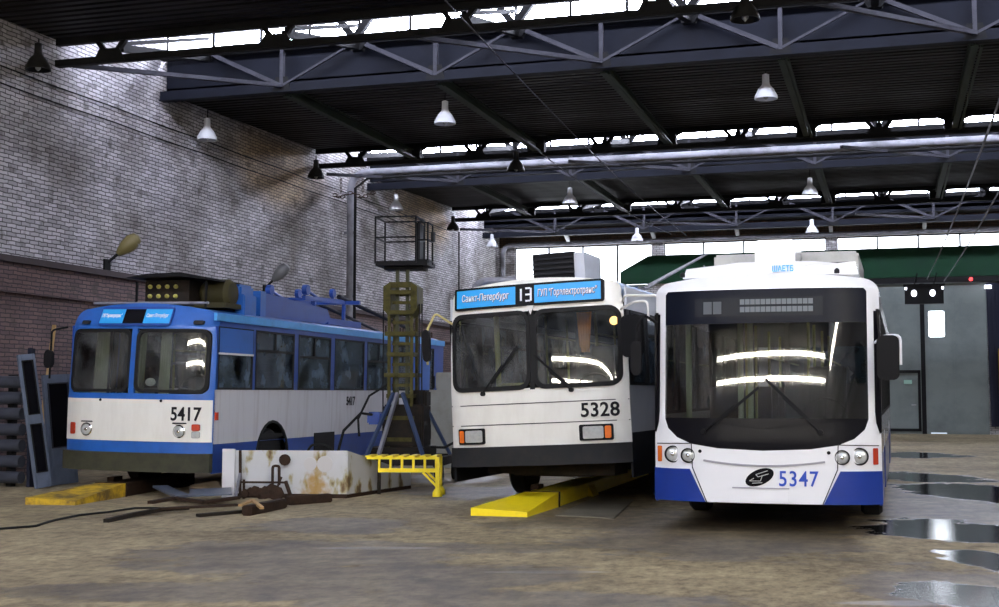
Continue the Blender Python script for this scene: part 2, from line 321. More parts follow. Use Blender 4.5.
def lathe(bm, prof, c=(0,0,0), axis='z', n=20):
    c = Vector(c); rings = []
    for r, h in prof:
        ring = []
        for k in range(n):
            x, y = r*math.cos(2*PI*k/n), r*math.sin(2*PI*k/n)
            ring.append(bm.verts.new(c + Vector({'z':(x,y,h),'y':(x,h,y),'x':(h,x,y)}[axis])))
        rings.append(ring)
    for a, b in zip(rings, rings[1:]):
        for k in range(n): bm.faces.new((a[k],a[(k+1)%n],b[(k+1)%n],b[k]))
    bm.faces.new(rings[0]); bm.faces.new(rings[-1])
def resample(poly, step):
    out = []
    for i, a in enumerate(poly):
        b = poly[(i+1)%len(poly)]; n = max(1, int(math.hypot(b[0]-a[0], b[1]-a[1])/step))
        for k in range(n): out.append((a[0]+(b[0]-a[0])*k/n, a[1]+(b[1]-a[1])*k/n))
    return out
def rrect(x0, x1, z0, z1, r, k=5):
    out = []
    for cx, cz, a in ((x1-r,z0+r,-90),(x1-r,z1-r,0),(x0+r,z1-r,90),(x0+r,z0+r,180)):
        for i in range(k+1):
            t = math.radians(a+90*i/k); out.append((cx+r*math.cos(t), cz+r*math.sin(t)))
    return out
def lay(bm, loops, F, t, off):
    """closed loops of (x,z) points laid on the surface y = F(x,z)+off, with thickness t"""
    n = len(loops[0]); fr = [[bm.verts.new((x, F(x,z)+off, z)) for x, z in lp] for lp in loops]
    bk = [[bm.verts.new((x, F(x,z)+off+t, z)) for x, z in lp] for lp in loops]
    for G, flip in ((fr,0),(bk,1)):
        for a, b in zip(G, G[1:]):
            for i in range(n):
                q = (a[i],a[(i+1)%n],b[(i+1)%n],b[i]); bm.faces.new(q if not flip else q[::-1])
    for li in (0, len(loops)-1):
        for i in range(n): bm.faces.new((fr[li][i],fr[li][(i+1)%n],bk[li][(i+1)%n],bk[li][i]))
def sheet(bm, poly, F, t=.02, off=0, c=None, rings=7, step=.08):
    p = resample(poly, step)
    if c is None: c = (sum(q[0] for q in p)/len(p), sum(q[1] for q in p)/len(p))
    loops = [[(c[0]+(x-c[0])*s, c[1]+(z-c[1])*s) for x, z in p] for s in [1-i/rings for i in range(rings)]+[.004]]
    lay(bm, loops, F, t, off)
def gridsheet(bm, x0, x1, z0, z1, F, t=.006, off=0, nx=40, nz=16):
    """evenly gridded curved pane, so that its reflections stay smooth"""
    L = [[[bm.verts.new((x0+(x1-x0)*i/nx, F(x0+(x1-x0)*i/nx, z0+(z1-z0)*j/nz)+off+o, z0+(z1-z0)*j/nz)) for i in range(nx+1)] for j in range(nz+1)] for o in (0, t)]
    for G in L:
        for j in range(nz):
            for i in range(nx): bm.faces.new((G[j][i],G[j][i+1],G[j+1][i+1],G[j+1][i]))
    a, b = L
    for j in range(nz):
        for i in (0, nx): bm.faces.new((a[j][i],a[j+1][i],b[j+1][i],b[j][i]))
    for i in range(nx):
        for j in (0, nz): bm.faces.new((a[j][i],a[j][i+1],b[j][i+1],b[j][i]))
def hit(poly, c, ang):
    dx, dz = math.cos(ang), math.sin(ang); best = None
    for i, a in enumerate(poly):
        b = poly[(i+1)%len(poly)]; ex, ez = b[0]-a[0], b[1]-a[1]; det = dx*(-ez)+dz*ex
        if abs(det) < 1e-12: continue
        qx, qz = a[0]-c[0], a[1]-c[1]
        t = (qx*(-ez)+qz*ex)/det; s = (dx*qz-dz*qx)/det
        if t > 0 and -1e-6 <= s <= 1+1e-6 and (best is None or t > best): best = t
    return (c[0]+dx*best, c[1]+dz*best)
def ringsheet(bm, outer, inner, F, t=.03, off=0, c=None, k=5, step=.12):
    if c is None: c = (sum(q[0] for q in inner)/len(inner), sum(q[1] for q in inner)/len(inner))
    angs = sorted({round(math.atan2(z-c[1], x-c[0]),4) for x, z in resample(outer,step)+resample(inner,step)})
    A = [hit(outer,c,a) for a in angs]; C = [hit(inner,c,a) for a in angs]
    lay(bm, [[(p[0]+(q[0]-p[0])*i/k, p[1]+(q[1]-p[1])*i/k) for p, q in zip(A,C)] for i in range(k+1)], F, t, off)
def obj(name, bm, m, parent=None, mx=None, sharp=35, bev=0):
    if mx is not None: bm.transform(mx)
    if bev: bmesh.ops.bevel(bm, geom=bm.edges[:], offset=bev, segments=2, affect='EDGES', clamp_overlap=True)
    bmesh.ops.recalc_face_normals(bm, faces=bm.faces)
    lim = math.radians(sharp)
    for f in bm.faces: f.smooth = True
    for e in bm.edges:
        e.smooth = len(e.link_faces) == 2 and e.calc_face_angle(9) < lim
    me = bpy.data.meshes.new(name); bm.to_mesh(me); bm.free()
    me.materials.append(m)
    o = bpy.data.objects.new(name, me); COL.objects.link(o)
    if parent: o.parent = parent
    return o
def tag(o, label, cat, group=None):
    o['label'] = label; o['category'] = cat
    if group: o['group'] = group
    return o
def thing(name, label, cat, loc=(0,0,0), rz=0, group=None):
    o = bpy.data.objects.new(name, None); COL.objects.link(o); o.location = loc; o.rotation_euler = (0,0,rz)
    o.empty_display_size = .3
    return tag(o, label, cat, group)
def struct(name, bm, m):
    o = obj(name, bm, m); o['kind'] = 'structure'; return o
def copy_tree(o, parent=None):
    c = o.copy(); COL.objects.link(c); c.parent = parent
    for ch in [x for x in bpy.data.objects if x.parent == o]: copy_tree(ch, c)
    return c
def text_bm(s, width, height, ext=.004, shear=0, offset=0, space=1):
    """lettering in the x,z plane, centred, facing -y"""
    cu = bpy.data.curves.new('lettering','FONT'); cu.body = s; cu.size = 1; cu.extrude = ext/height; cu.shear = shear
    cu.align_x = 'CENTER'; cu.align_y = 'CENTER'; cu.offset = offset; cu.space_character = space; cu.resolution_u = 4
    o = bpy.data.objects.new('lettering', cu); COL.objects.link(o)
    dg = bpy.context.evaluated_depsgraph_get(); dg.update()
    me = bpy.data.meshes.new_from_object(o.evaluated_get(dg))
    bm = B(); bm.from_mesh(me)
    bpy.data.objects.remove(o); bpy.data.curves.remove(cu); bpy.data.meshes.remove(me)
    xs = [v.co.x for v in bm.verts]; ys = [v.co.y for v in bm.verts]
    sx = width/(max(xs)-min(xs)); sy = height/(max(ys)-min(ys)); cx = (max(xs)+min(xs))/2; cy = (max(ys)+min(ys))/2
    for v in bm.verts:
        x, y, z = v.co; v.co = ((x-cx)*sx, -z*height, (y-cy)*sy)
    return bm
def on_surface(bm, F, x, z, off):
    for v in bm.verts:
        v.co.x += x; v.co.z += z; v.co.y += F(v.co.x, v.co.z) + off
    return bm
# ------------------------------------------------------------------ the hall
WU, EU, V0, V1 = -15.6, 9.0, -18.0, 51.7
bm = B(); box(bm, WU-.6, EU+.6, V0-.6, V1+.6, -.3, 0); struct('floor', bm, M['floor'])
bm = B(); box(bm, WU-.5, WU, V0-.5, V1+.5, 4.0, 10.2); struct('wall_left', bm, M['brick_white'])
bm = B(); box(bm, WU-.5, WU+.02, V0, V1, 0, 3.52); box(bm, WU-.5, WU+.14, V0, V1, 3.40, 3.54); box(bm, WU-.5, WU+.06, V0, V1, 3.54, 3.98); struct('wall_left_lower', bm, M['brick_red'])
bm = B(); box(bm, WU-.5, WU+.2, V0, V1, 3.96, 4.08); struct('trim_1', bm, mat('dark_ledge', (.09,.075,.08), .8, dirt=.4))
bm = B(); box(bm, EU, EU+.5, V0-.5, V1+.5, 0, 10.2); struct('wall_right', bm, M['brick_end'])
bm = B(); box(bm, WU-.5, EU+.5, V0-.5, V0, 0, 10.2); struct('wall_front', bm, M['brick_end'])
M['pane_warm'] = mat('added_warm_pane', (.8,.8,.8), .6, emit=(1,.92,.78), estr=62)  # glow for unseen strip windows, added to light the hall
def added_strip_window(n, lo, hi, along, k):
    """unseen glowing band window added on a wall: lo/hi opposite corners, with mullions"""
    bm = B(); box(bm, lo[0], hi[0], lo[1], hi[1], lo[2], hi[2]); o = struct(f'window_{n}', bm, M['pane_warm'])
    bm = B(); e = .05
    for i in range(k+1):
        t = i/k
        if along == 'x': x = lo[0]+(hi[0]-lo[0])*t; box(bm, x-e, x+e, lo[1]-e, hi[1]+e, lo[2], hi[2])
        else: y = lo[1]+(hi[1]-lo[1])*t; box(bm, lo[0]-e, hi[0]+e, y-e, y+e, lo[2], hi[2])
    obj('window_frame', bm, M['truss'], o)
added_strip_window(20, (-14.5,V0+.06,7.1), (8.4,V0+.08,7.26), 'x', 14)  # strips behind the camera, added to light bus fronts and streak windscreens
added_strip_window(21, (-14.5,V0+.06,8.02), (8.4,V0+.08,8.18), 'x', 14)
added_strip_window(22, (EU-.08,-14,6.9), (EU-.06,6,7.25), 'y', 14)  # added on the unseen right wall for light from that side
# back wall: openings for windows and gate
def bu(px, py=250): return at(px, py, v=V1).x
def bz(px, py): return at(px, py, v=V1).z
wt = 7.62
g1 = (bu(515), bu(652)); g2 = (bu(664), bu(826)); g3 = (bu(837), 7.2)
wb1, wb2 = 5.9, 7.08
bm = B()
box(bm, WU-.5, g1[0], V1, V1+.5, 0, wt); box(bm, g1[0], g1[1], V1, V1+.5, 0, wb1)
box(bm, g1[1], g2[0], V1-.10, V1+.5, 0, wt); box(bm, g2[1], g3[0], V1-.10, V1+.5, wb2, wt)
box(bm, g2[0], bu(872), V1, V1+.5, 0, wb2); box(bm, bu(985,400), EU, V1+.06, V1+.5, 0, wb2); box(bm, bu(870), EU, V1, V1+.5, 5.74, wb2)
struct('wall_back', bm, M['brick_end'])
bm = B(); box(bm, WU, EU, V1-.02, V1+.5, wt, 9.9); struct('trim_2', bm, M['brick_brown'])
wi = 1
for (a, b), lo in ((g1, wb1),(g2, wb2),(g3, wb2)):
    bm = B(); box(bm, a, b, V1+.16, V1+.2, lo, wt); o = struct(f'window_{wi}', bm, M['pane_back'])
    bm = B(); n = max(2, round((b-a)/1.42))
    for i in range(n+1):
        x = a+(b-a)*i/n; box(bm, x-.035, x+.035, V1+.06, V1+.15, lo, wt)
    box(bm, a, b, V1+.06, V1+.15, wt-.05, wt); box(bm, a, b, V1+.06, V1+.15, lo, lo+.05)
    obj('window_frame', bm, M['truss_light'], o); wi += 1
# sheeting on monitor roofs, glazing strips
mons = [(-14.5,-10.5),(-2.5,1.5),(9.5,13.5),(21.5,25.5),(33.5,37.5),(45.5,49.5)]
ZL, ZR, ZS, ZT = 8.32, 8.50, 9.16, 9.62
bm = B(); prev = V0-.5
for a, b in mons:
    prism(bm, [(prev,ZL),(a,ZR),(a,ZR+.12),(prev,ZL+.12)], 'x', WU-.5, EU+.5)
    box(bm, WU-.5, EU+.5, a-.1, b+.1, ZT, ZT+.12); prev = b
prism(bm, [(prev,ZL),(V1+.5,ZL+.06),(V1+.5,ZL+.18),(prev,ZL+.12)], 'x', WU-.5, EU+.5)
struct('ceiling', bm, M['roof'])
for i, (a, b) in enumerate(mons):
    ZS = [9.16,9.16,9.16,9.16,8.97,8.84][i]
    bm = B(); box(bm, WU, EU, b, b+.05, ZL-.12, ZS); o = struct(f'trim_{i+3}', bm, M['truss_blue'])
    bm = B(); box(bm, WU, EU, b+.02, b+.04, ZS, ZT); o = struct(f'window_{wi}', bm, M['pane']); wi += 1
    bm = B(); x = WU
    while x < EU:
        box(bm, x-.03, x+.03, b-.02, b+.02, ZS, ZT); x += 1.18
    box(bm, WU, EU, b-.02, b+.02, ZS-.02, ZS+.03); obj('window_frame', bm, M['truss'], o)
    bm = B(); box(bm, WU, EU, a-.05, a-.01, ZR+.1, 9.24); struct(f'trim_{i+10}', bm, M['truss_blue'])
    bm = B(); box(bm, WU, EU, a-.04, a-.02, 9.24, ZT); o = struct(f'window_{wi}', bm, M['pane']); wi += 1
# ledge of sooty snow and dust behind the sill is left out; gate in the back wall
dl, dr, dtop = bu(872,400), bu(988,400), 5.72
bm = B(); gx = bu(636,260)
prism(bm, [(gx-.6,5.95),(8.8,5.95),(8.8,wb2),(gx+.55,wb2),(gx-.6,6.45)], 'y', V1-.28, V1-.12)
x = dl-6
while x < 6: box(bm, x-.015, x+.015, V1-.30, V1-.27, 5.95, wb2); x += 1.4
tag(obj('gate_header', bm, M['green']), 'long dark green steel header band above the far gate, below the windows', 'gate header')
bm = B(); box(bm, dl-2, 7.0, V1-.26, V1-.02, 5.74, 5.94); tag(obj('gate_track', bm, M['truss']), 'dark sliding rail box above the grey gate at the far end', 'gate track')
gate = thing('steel_gate', 'tall grey double steel gate in the back wall with a wicket door', 'gate', (0, V1, 0))
mid = bu(924, 400)
def leaf(x0, x1, holes=None):
    bm = B(); y0, y1 = -.05, .05
    if holes:
        a, b, c, d = holes; box(bm, x0, a, y0, y1, 0, dtop); box(bm, b, x1, y0, y1, 0, dtop); box(bm, a, b, y0, y1, .06, c); box(bm, a, b, y0, y1, d, dtop)
    else: box(bm, x0, x1, y0, y1, 0, dtop)
    w = x1-x0; n = 2
    for i in range(n+1):
        x = x0+w*i/n; box(bm, x-.03, x+.03, y0-.03, y0, 0, dtop)
    for z in (.1, 1.9, 2.75, 3.45, 5.0, dtop-.04): box(bm, x0, x1, y0-.025, y0, z-.03, z+.03)
    return bm
obj('gate_leaf', leaf(dl, mid-.04), M['door'], gate)
hx0, hx1, hz0, hz1 = bu(928.5,324), bu(944.5,324), bz(936,337), bz(936,311)
obj('gate_leaf', leaf(mid+.04, dr, (hx0,hx1,hz0,hz1)), M['door'], gate)
bm = B(); prism(bm, rrect(hx0,hx1,hz0,hz1,.08), 'y', .0, .02); obj('gate_window', bm, M['pane_back'], gate)
bm = B(); wx0, wx1, wz = bu(884,400), bu(921,400), bz(900,371)
for a in ((wx0,wx0+.06,.12,wz),(wx1-.1,wx1,.12,wz),(wx0,wx1,wz-.08,wz+.03),(wx0,wx1,.1,.2)): box(bm, a[0],a[1],-.12,-.05,a[2],a[3])
wk = obj('wicket_door', bm, M['truss'], gate)
bm = B(); tube(bm, [(wx1-.2,-.14,1.1),(wx1-.2,-.2,1.1),(wx1-.35,-.2,1.1)], .02); obj('door_handle', bm, M['steel'], wk)
bm = B(); box(bm, bu(901),bu(909),-.09,-.06,bz(905,384),bz(905,380)); obj('notice_plate', bm, mat('pale_green_plate',(.35,.6,.5),.5), gate)
bm = B(); box(bm, mid-.08, mid+.08, -.1, .0, 0, dtop); obj('meeting_post', bm, M['truss'], gate)
bm = B()
for i in range(9): box(bm, dr+.02+i*.07, dr+.09+i*.07, -.12-.05*(i%2), -.04, .3, 5.7)
for v in bm.verts: v.co.x += max(0, 3-v.co.z)*.03
obj('gate_curtain', bm, M['cloth_dark'], gate)
bm = B(); box(bm, bu(992)+.1, bu(997)+.1, V1-.5, V1-.28, 0, 3.2); tag(obj('guard_post', bm, M['yellow_old']), 'worn yellow post at the right edge of the far gate', 'post')
bm = B(); lathe(bm, [(.03,0),(.07,.02),(.07,.1),(.03,.14)], at(971,279,v=V1-.55), 'y', 12); tag(obj('warning_lamp', bm, M['red_lit']), 'small red warning lamp on the dark rail above the gate', 'lamp')
bm = B(); p = at(988,287,v=V1-.4); box(bm, p.x-.12,p.x+.12,V1-.45,V1-.26,p.z-.05,p.z+.07); tag(obj('bulkhead_lamp', bm, M['lit']), 'small white bulkhead light at top right corner of the gate', 'lamp')
# twin signal box on the contact wires
sg = at(924, 294, v=44.0); s = thing('signal_box', 'black two-lens signal box hanging on contact wires before the far gate', 'signal', (sg.x, 44.0, sg.z-.32))
bm = B(); box(bm, -.6,.6,-.1,.15,0,.6); box(bm,-.64,.64,-.12,.17,.58,.64); obj('housing', bm, M['black'], s)
for x in (-.31, .26):
    bm = B(); lathe(bm, [(.085,-.1),(.085,-.12),(.07,-.14),(.02,-.15)], (x,0,.34), 'y', 16)
    for v in bm.verts: v.co.z = .34+(v.co.z-.34)*1.25
    obj('lens', bm, M['lit'], s)
for x in (-.56,.57):
    bm = B(); box(bm, x-.03,x+.03,-.14,-.1,.46,.54); obj('glint', bm, M['lit'], s)  # bright glints at the box ends, put in as glowing blocks
bm = B(); tube(bm, [(-.3,0,.6),(-.2,0,1.0)], .02); tube(bm, [(.3,0,.6),(.4,0,1.0)], .02); obj('hanger', bm, M['truss'], s)
# ------------------------------------------------------------------ roof structure
NODE0, NSP = -12.55, 3.55
nodes = [NODE0 + NSP*i for i in range(7)]
def make_truss():
    t = thing('roof_truss', '', 'truss', (0,0,0))
    bm = B(); bar(bm, (WU+.05,0,9.08),(EU-.05,0,9.08),.16,.14); obj('top_chord', bm, M['truss'], t)
    bm = B(); bar(bm, (WU+.05,0,8.20),(EU-.05,0,8.20),.10,.20); box(bm, WU+.05,EU-.05,-.11,.11,8.08,8.10); obj('bottom_chord', bm, M['truss_blue'], t)
    for x in nodes:
        bm = B(); bar(bm, (x,-.03,8.2),(x,-.03,9.1),.10,.08); obj('vertical_strut', bm, M['truss_light'], t)
        if x-NSP/2 > WU:
            bm = B(); bar(bm, (x-.04,-.05,8.24),(x-NSP/2,-.05,9.08),.09,.09); obj('diagonal', bm, M['truss_light'], t)
        bm = B(); bar(bm, (x+.04,-.05,8.24),(x+NSP/2,-.05,9.08),.05,.05); obj('diagonal', bm, M['truss_light'], t)
        bm = B(); prism(bm, [(x-.22,8.1),(x+.22,8.1),(x+.14,8.42),(x-.14,8.42)], 'y', -.07,-.04); obj('gusset_plate', bm, M['truss'], t)
        bm = B(); prism(bm, [(x+NSP/2-.3,9.14),(x+NSP/2+.3,9.14),(x+NSP/2+.12,8.86),(x+NSP/2-.12,8.86)], 'y', -.12,.05)
        bar(bm, (x+NSP/2-.02,-.2,9.1),(x+NSP/2-.42,-.2,9.6),.14,.14); bar(bm, (x+NSP/2+.02,-.2,9.1),(x+NSP/2+.42,-.2,9.6),.14,.14)
        obj('bracket', bm, M['truss'], t)
    for x in nodes[::2]:
        bm = B(); bar(bm, (max(WU+.2,x-2.7),-3.7,7.98),(x,-.1,8.22),.10,.08); obj('sway_brace', bm, M['truss_light'], t)
    return t
tr = make_truss(); 
tl = ['nearest roof truss under the bright skylight strip across the top', 'middle roof truss under the thin second skylight strip', 'farthest roof truss, close to the back wall windows']
for i, v in enumerate((25.2, 37.2, 49.2)):
    t = tr if i == 0 else copy_tree(tr)
    t.location = (0, v, (0,-.20,-.32)[i]); tag(t, tl[i], 'truss', 'roof trusses')
# ridge-side trusses at the near edge of every lantern
edge = thing('edge_truss', '', 'truss')
bm = B(); bar(bm, (WU+.05,0,8.0),(EU-.05,0,8.0),.14,.13); obj('lower_chord', bm, M['truss'], edge)
bm = B(); bar(bm, (WU+.05,0,8.42),(EU-.05,0,8.42),.12,.12); obj('upper_chord', bm, M['truss'], edge)
for k in range(7):
    x = nodes[0]-NSP/2+NSP*k
    bm = B(); prism(bm, [(x-.35,7.95),(x+.35,7.95),(x+.22,8.2),(x-.22,8.2)], 'y', -.09,-.06); bar(bm,(x,0,8.0),(x-.35,0,8.44),.09,.09); bar(bm,(x,0,8.0),(x+.35,0,8.44),.09,.09); obj('chord_bracket', bm, M['truss'], edge)
for i, v in enumerate((21.4, 33.4, 45.4)):
    e = edge if i == 0 else copy_tree(edge); e.location = (0,v,0)
    tag(e, ['dark edge truss along the near side of the first skylight lantern','dark edge truss along the near side of the second skylight lantern','dark edge truss along the near side of the farthest lantern'][i], 'truss', 'lantern edge trusses')
# level purlins running away from the viewer between trusses
bm = B(); ibeam(bm, (0,0,8.16),(0,7.95,8.16),.14,.22,.025); bar(bm, (.13,0,8.03),(.13,7.95,8.03),.05,.04)
pur = thing('roof_purlin', '', 'purlin'); obj('joist', bm, M['beam_green'], pur)
for dz, nm in ((-1,'knee_brace'),(1,'knee_brace')):
    bm = B(); bar(bm, (0,8.0,8.2),(dz*.75,8.1,8.62),.09,.09); obj(nm, bm, M['truss'], pur)
bm = B(); box(bm, -.24,.24,7.8,8.06,8.02,8.32); obj('end_plate', bm, M['truss'], pur)
first = True
bays = [('nearer bay', 25.35), ('farther bay', 37.35)]
nth = ['nearest the left wall','second from the left wall','third from the left wall','fourth from the left wall','fifth from the left wall']
for bn, v in bays:
    for i, x in enumerate(nodes[:5]):
        p = pur if first else copy_tree(pur); first = False
        p.location = (x, v, 0); tag(p, f'green-grey roof joist, {nth[i]}, in the {bn} of the roof' , 'joist', f'roof joists in the {bn}')
# lantern cross beams (from edge beam to truss, high up)
bm = B(); bar(bm, (0,.2,8.30),(0,3.6,8.95),.14,.14); bar(bm, (0,.25,8.4),(0,3.6,9.4),.08,.08)
lr = obj('lantern_rafter', bm, M['truss']); first = True
for vi, v in enumerate((21.5, 33.5, 45.5)):
    for i in range(6):
        x = NODE0+NSP*(i-.5)
        if vi == 2 and i > 4: continue
        p = lr if first else copy_tree(lr); first = False
        p.location = (x, v, 0)
        tag(p, 'dark sloping rafter in the %s skylight lantern, %s' % (['near','middle','far'][vi], ['closest to left wall','second from wall','third from wall','fourth from wall','fifth from wall','sixth from wall'][i]), 'rafter', 'rafters in the %s lantern' % ['near','middle','far'][vi])
# short stubs above the back windows, their lit look put in as white
bm = B(); bar(bm, (0,0,8.12),(.0,.9,7.78),.14,.10); st = obj('roof_bracket', bm, M['lamp_white']); first = True
for i, px in enumerate((563,650,735,830,925)):
    p = at(px, 224, v=50.2); q = st if first else copy_tree(st); first = False
    q.location = (p.x, 50.2, 0); tag(q, 'short roof bracket painted pale as if lit above the back windows, %s' % nth[i], 'bracket', 'brackets above the back windows')
# ------------------------------------------------------------------ pendant lamps
def make_lamp(m, name):
    t = thing(name, '', 'lamp')
    bm = B(); lathe(bm, [(.02,.52),(.07,.50),(.075,.32),(.09,.28),(.16,.20),(.23,.06),(.235,.0),(.22,.0),(.215,.05),(.15,.18),(.05,.24)], n=20); obj('lamp_shade', bm, m, t)
    bm = B(); tube(bm, [(0,0,.5),(0,0,.85)], .012, 6); obj('hanging_rod', bm, M['truss'], t)
    bm = B(); lathe(bm, [(.01,-.02),(.05,.02),(.06,.1),(.03,.2)], n=12); obj('bulb', bm, M['lens'], t)
    return t
white = [(445,124,26.3,'white pendant lamp hanging alone in front of the dark roof, left of centre'),
 (766,99,26.3,'white pendant lamp nearest the viewer, hanging upper right above the right trolleybus'),
 (207,140,26.3,'white pendant lamp closest to the whitewashed wall at upper left'),
 (810,195,38.3,'broad white pendant lamp above the rooftop unit of the right trolleybus'),
 (570,204,38.3,'pale pendant lamp above the left half of the back windows, under second roof bay'),
 (396,210,38.3,'pale lamp against the warm glow painted on the wall just above the lift basket'),
 (637,241,49.0,'small white lamp in front of the back windows near the brick pillar'),
 (812,233,49.0,'small white lamp at the far end beside the second window pillar'),
 (492,247,49.0,'small pale lamp in the far left corner of the hall')]
black = [(38,70,20.3,'pendant lamp painted dark as if in shade at the upper left corner beside the brick wall'),
 (745,20,20.3,'pendant lamp painted dark as if in shade cut close to the top edge above the right trolleybus'),
 (316,178,32.3,'pendant lamp painted dark as if in shade beside the brick wall left of the vertical pipe'),
 (516,171,32.3,'pendant lamp painted dark as if in shade hanging at the long horizontal pipe in the centre'),
 (453,230,44.3,'pendant lamp painted dark as if in shade against the white wall above the middle trolleybus')]
for lst, m, nm, g in ((white, M['lamp_white'],'pendant_lamp','white pendant lamps'),(black, M['lamp_shaded'],'pendant_lamp','shade-dark pendant lamps')):
    proto = None
    for px, py, v, lab in lst:
        p = at(px, py, v=v)
        if proto is None: t = proto = make_lamp(m, nm)
        else: t = copy_tree(proto)
        t.location = (p.x, v, p.z); tag(t, lab, 'lamp', g)
        top = 8.1 - p.z
        for ch in [c for c in bpy.data.objects if c.parent == t and c.name.startswith('hanging_rod')]:
            bm = B(); tube(bm, [(0,0,.5),(0,0,max(.6,top))], .012, 6); me = bpy.data.meshes.new('hanging_rod'); bm.to_mesh(me); bm.free(); me.materials.append(M['truss']); ch.data = me
# ------------------------------------------------------------------ pipes, wires, wall fittings
PV = 35.2
bm = B(); pz = at(600,160,v=PV).z
tube(bm, bend([(WU+.34,PV,0.0),(WU+.34,PV,pz),(EU-.05,PV,pz)], .55, 7), .11, 12)
for z in (2.5,4.4,6.3): box(bm, WU+.15, WU+.48, PV-.04, PV+.04, z-.04, z+.04)
o = tag(obj('heating_pipe', bm, M['pipe']), 'long pale pipe rising up the brick wall, bending and crossing under the roof', 'pipe')
bm = B(); tube(bm, [(WU+.60,PV-.25,0.0),(WU+.60,PV-.25,pz-.5),(WU+1.0,PV-.25,pz-.22),(3,PV-.25,pz-.22)], .045, 8)
tag(obj('conduit_pipe', bm, M['truss']), 'thin dark conduit running just beside the long pale pipe', 'pipe')
bm = B(); z2 = at(580,243,v=V1-.35).z; x0 = at(503,250,v=V1-.35).x
tube(bm, bend([(x0,V1-.35,.02),(x0,V1-.35,z2),(EU-.1,V1-.35,z2)], .4, 6), .10, 12)
tag(obj('heating_pipe', bm, M['pipe']), 'pale pipe running along the top of the back wall windows', 'pipe')
bm = B()
for px, y0, y1 in ((459,232,300),):
    p = at(px, y0, u=WU+.1); q = at(px, y1, u=WU+.1); tube(bm, [(WU+.1,p.y,p.z),(WU+.1,p.y,2.0)], .03, 6)
tag(obj('downpipe', bm, M['truss']), 'thin dark vertical pipe on the white wall above the middle trolleybus', 'pipe')
for i, z in enumerate((7.56, 7.24)):
    bm = B(); pts = []
    for k in range(15):
        v = 17.5+k*1.95; pts.append((WU+.04, v, z + (.012 if k%2 else -.012)))
    tube(bm, pts, .016, 5); tag(obj('wall_cable', bm, M['rubber']), ['upper of two dark cables strung along the whitewashed brick wall','lower of two dark cables strung along the whitewashed brick wall'][i], 'cable')
def wire(a, b, lab, r=.012, m='truss_light'):
    bm = B(); n = 12; pts = [Vector(a).lerp(Vector(b), k/n) - Vector((0,0,.25*math.sin(PI*k/n))) for k in range(n+1)]
    tube(bm, pts, r, 5); tag(obj('contact_wire', bm, M[m]), lab, 'wire', 'overhead contact wires')
wz = 6.0
for (px, py, lab) in ((927,279,'left overhead contact wire leading down to the signal box by the gate'),(944,281,'right overhead contact wire leading down to the signal box by the gate')):
    p = at(px, py, v=44.0); wire((p.x,44,p.z),(p.x+.2,8,p.z+.15), lab, .016, 'pipe')
wire(at(687,236,v=50), at(439,-6,z=7.5), 'thin wire slanting down from top centre towards the pillar between back windows', .014)
wire(at(671,234,v=50), at(508,128,z=7.6), 'shorter thin wire slanting below the long one in the centre', .014)
# chain hanging on the pipe
bm = B()
def link(c, ax):
    n = 10; pts = []
    for k in range(n+1):
        a = 2*PI*k/n; pts.append(Vector(c)+ (Vector((.075*math.cos(a),0,.045*math.sin(a))) if ax == 0 else Vector((.075*math.cos(a),.045*math.sin(a),0))))
    tube(bm, pts, .014, 5, False)
cz = at(350,195,v=34.7).z
for k in range(11):
    p = at(335+k*3.8, 195+2.2*math.sin(k*1.1), v=34.7); link((p.x,34.7,p.z), k%2)
for px in (341,363):
    for k in range(3):
        p = at(px, 181+k*4.5, v=34.7); n=8
        tube(bm, [Vector((p.x+.03*math.cos(2*PI*j/n),34.7,p.z+.07*math.sin(2*PI*j/n))) for j in range(n+1)], .013, 5, False)
tag(obj('hoist_chain', bm, M['rust']), 'rusty chain slung around the bend of the long pale pipe', 'chain')
# street-lamp style wall lights
def wall_light(px0, py0, px1, py1, lab, m):
    a = at(px0, py0, u=WU+.05); b = at(px1, py1, u=WU+.55)
    t = thing('wall_light', lab, 'light', (WU, a.y, a.z)); O = Vector((WU,a.y,a.z)); d = b-O
    bm = B(); tube(bm, [(.0,0,0),d*.35,d*.5], .03, 8); box(bm, 0,.05,-.1,.1,-.14,.1); obj('bracket', bm, M['truss'], t)
    bm = B(); pts = [d*k for k in (.35,.45,.6,.8,.95,1.0)]; tube(bm, pts, [.05,.10,.15,.17,.12,.04], 12); obj('lamp_housing', bm, m, t)
    bm = B(); q = d*.82-Vector((0,0,.07)); lathe(bm, [(.02,-.10),(.10,-.07),(.14,0),(.12,.04)], q, 'z', 14); obj('lamp_glass', bm, M['lens'], t)
wall_light(108,264,139,236,'yellowed lamp head on the brick wall above the left trolleybus front', mat('yellowed_lamp_shell',(.17,.14,.05),.5,dirt=.6))
wall_light(266,289,288,265,'grey lamp head on the brick wall above the left trolleybus roof poles', mat('grey_lamp_shell',(.14,.145,.15),.4,dirt=.5))
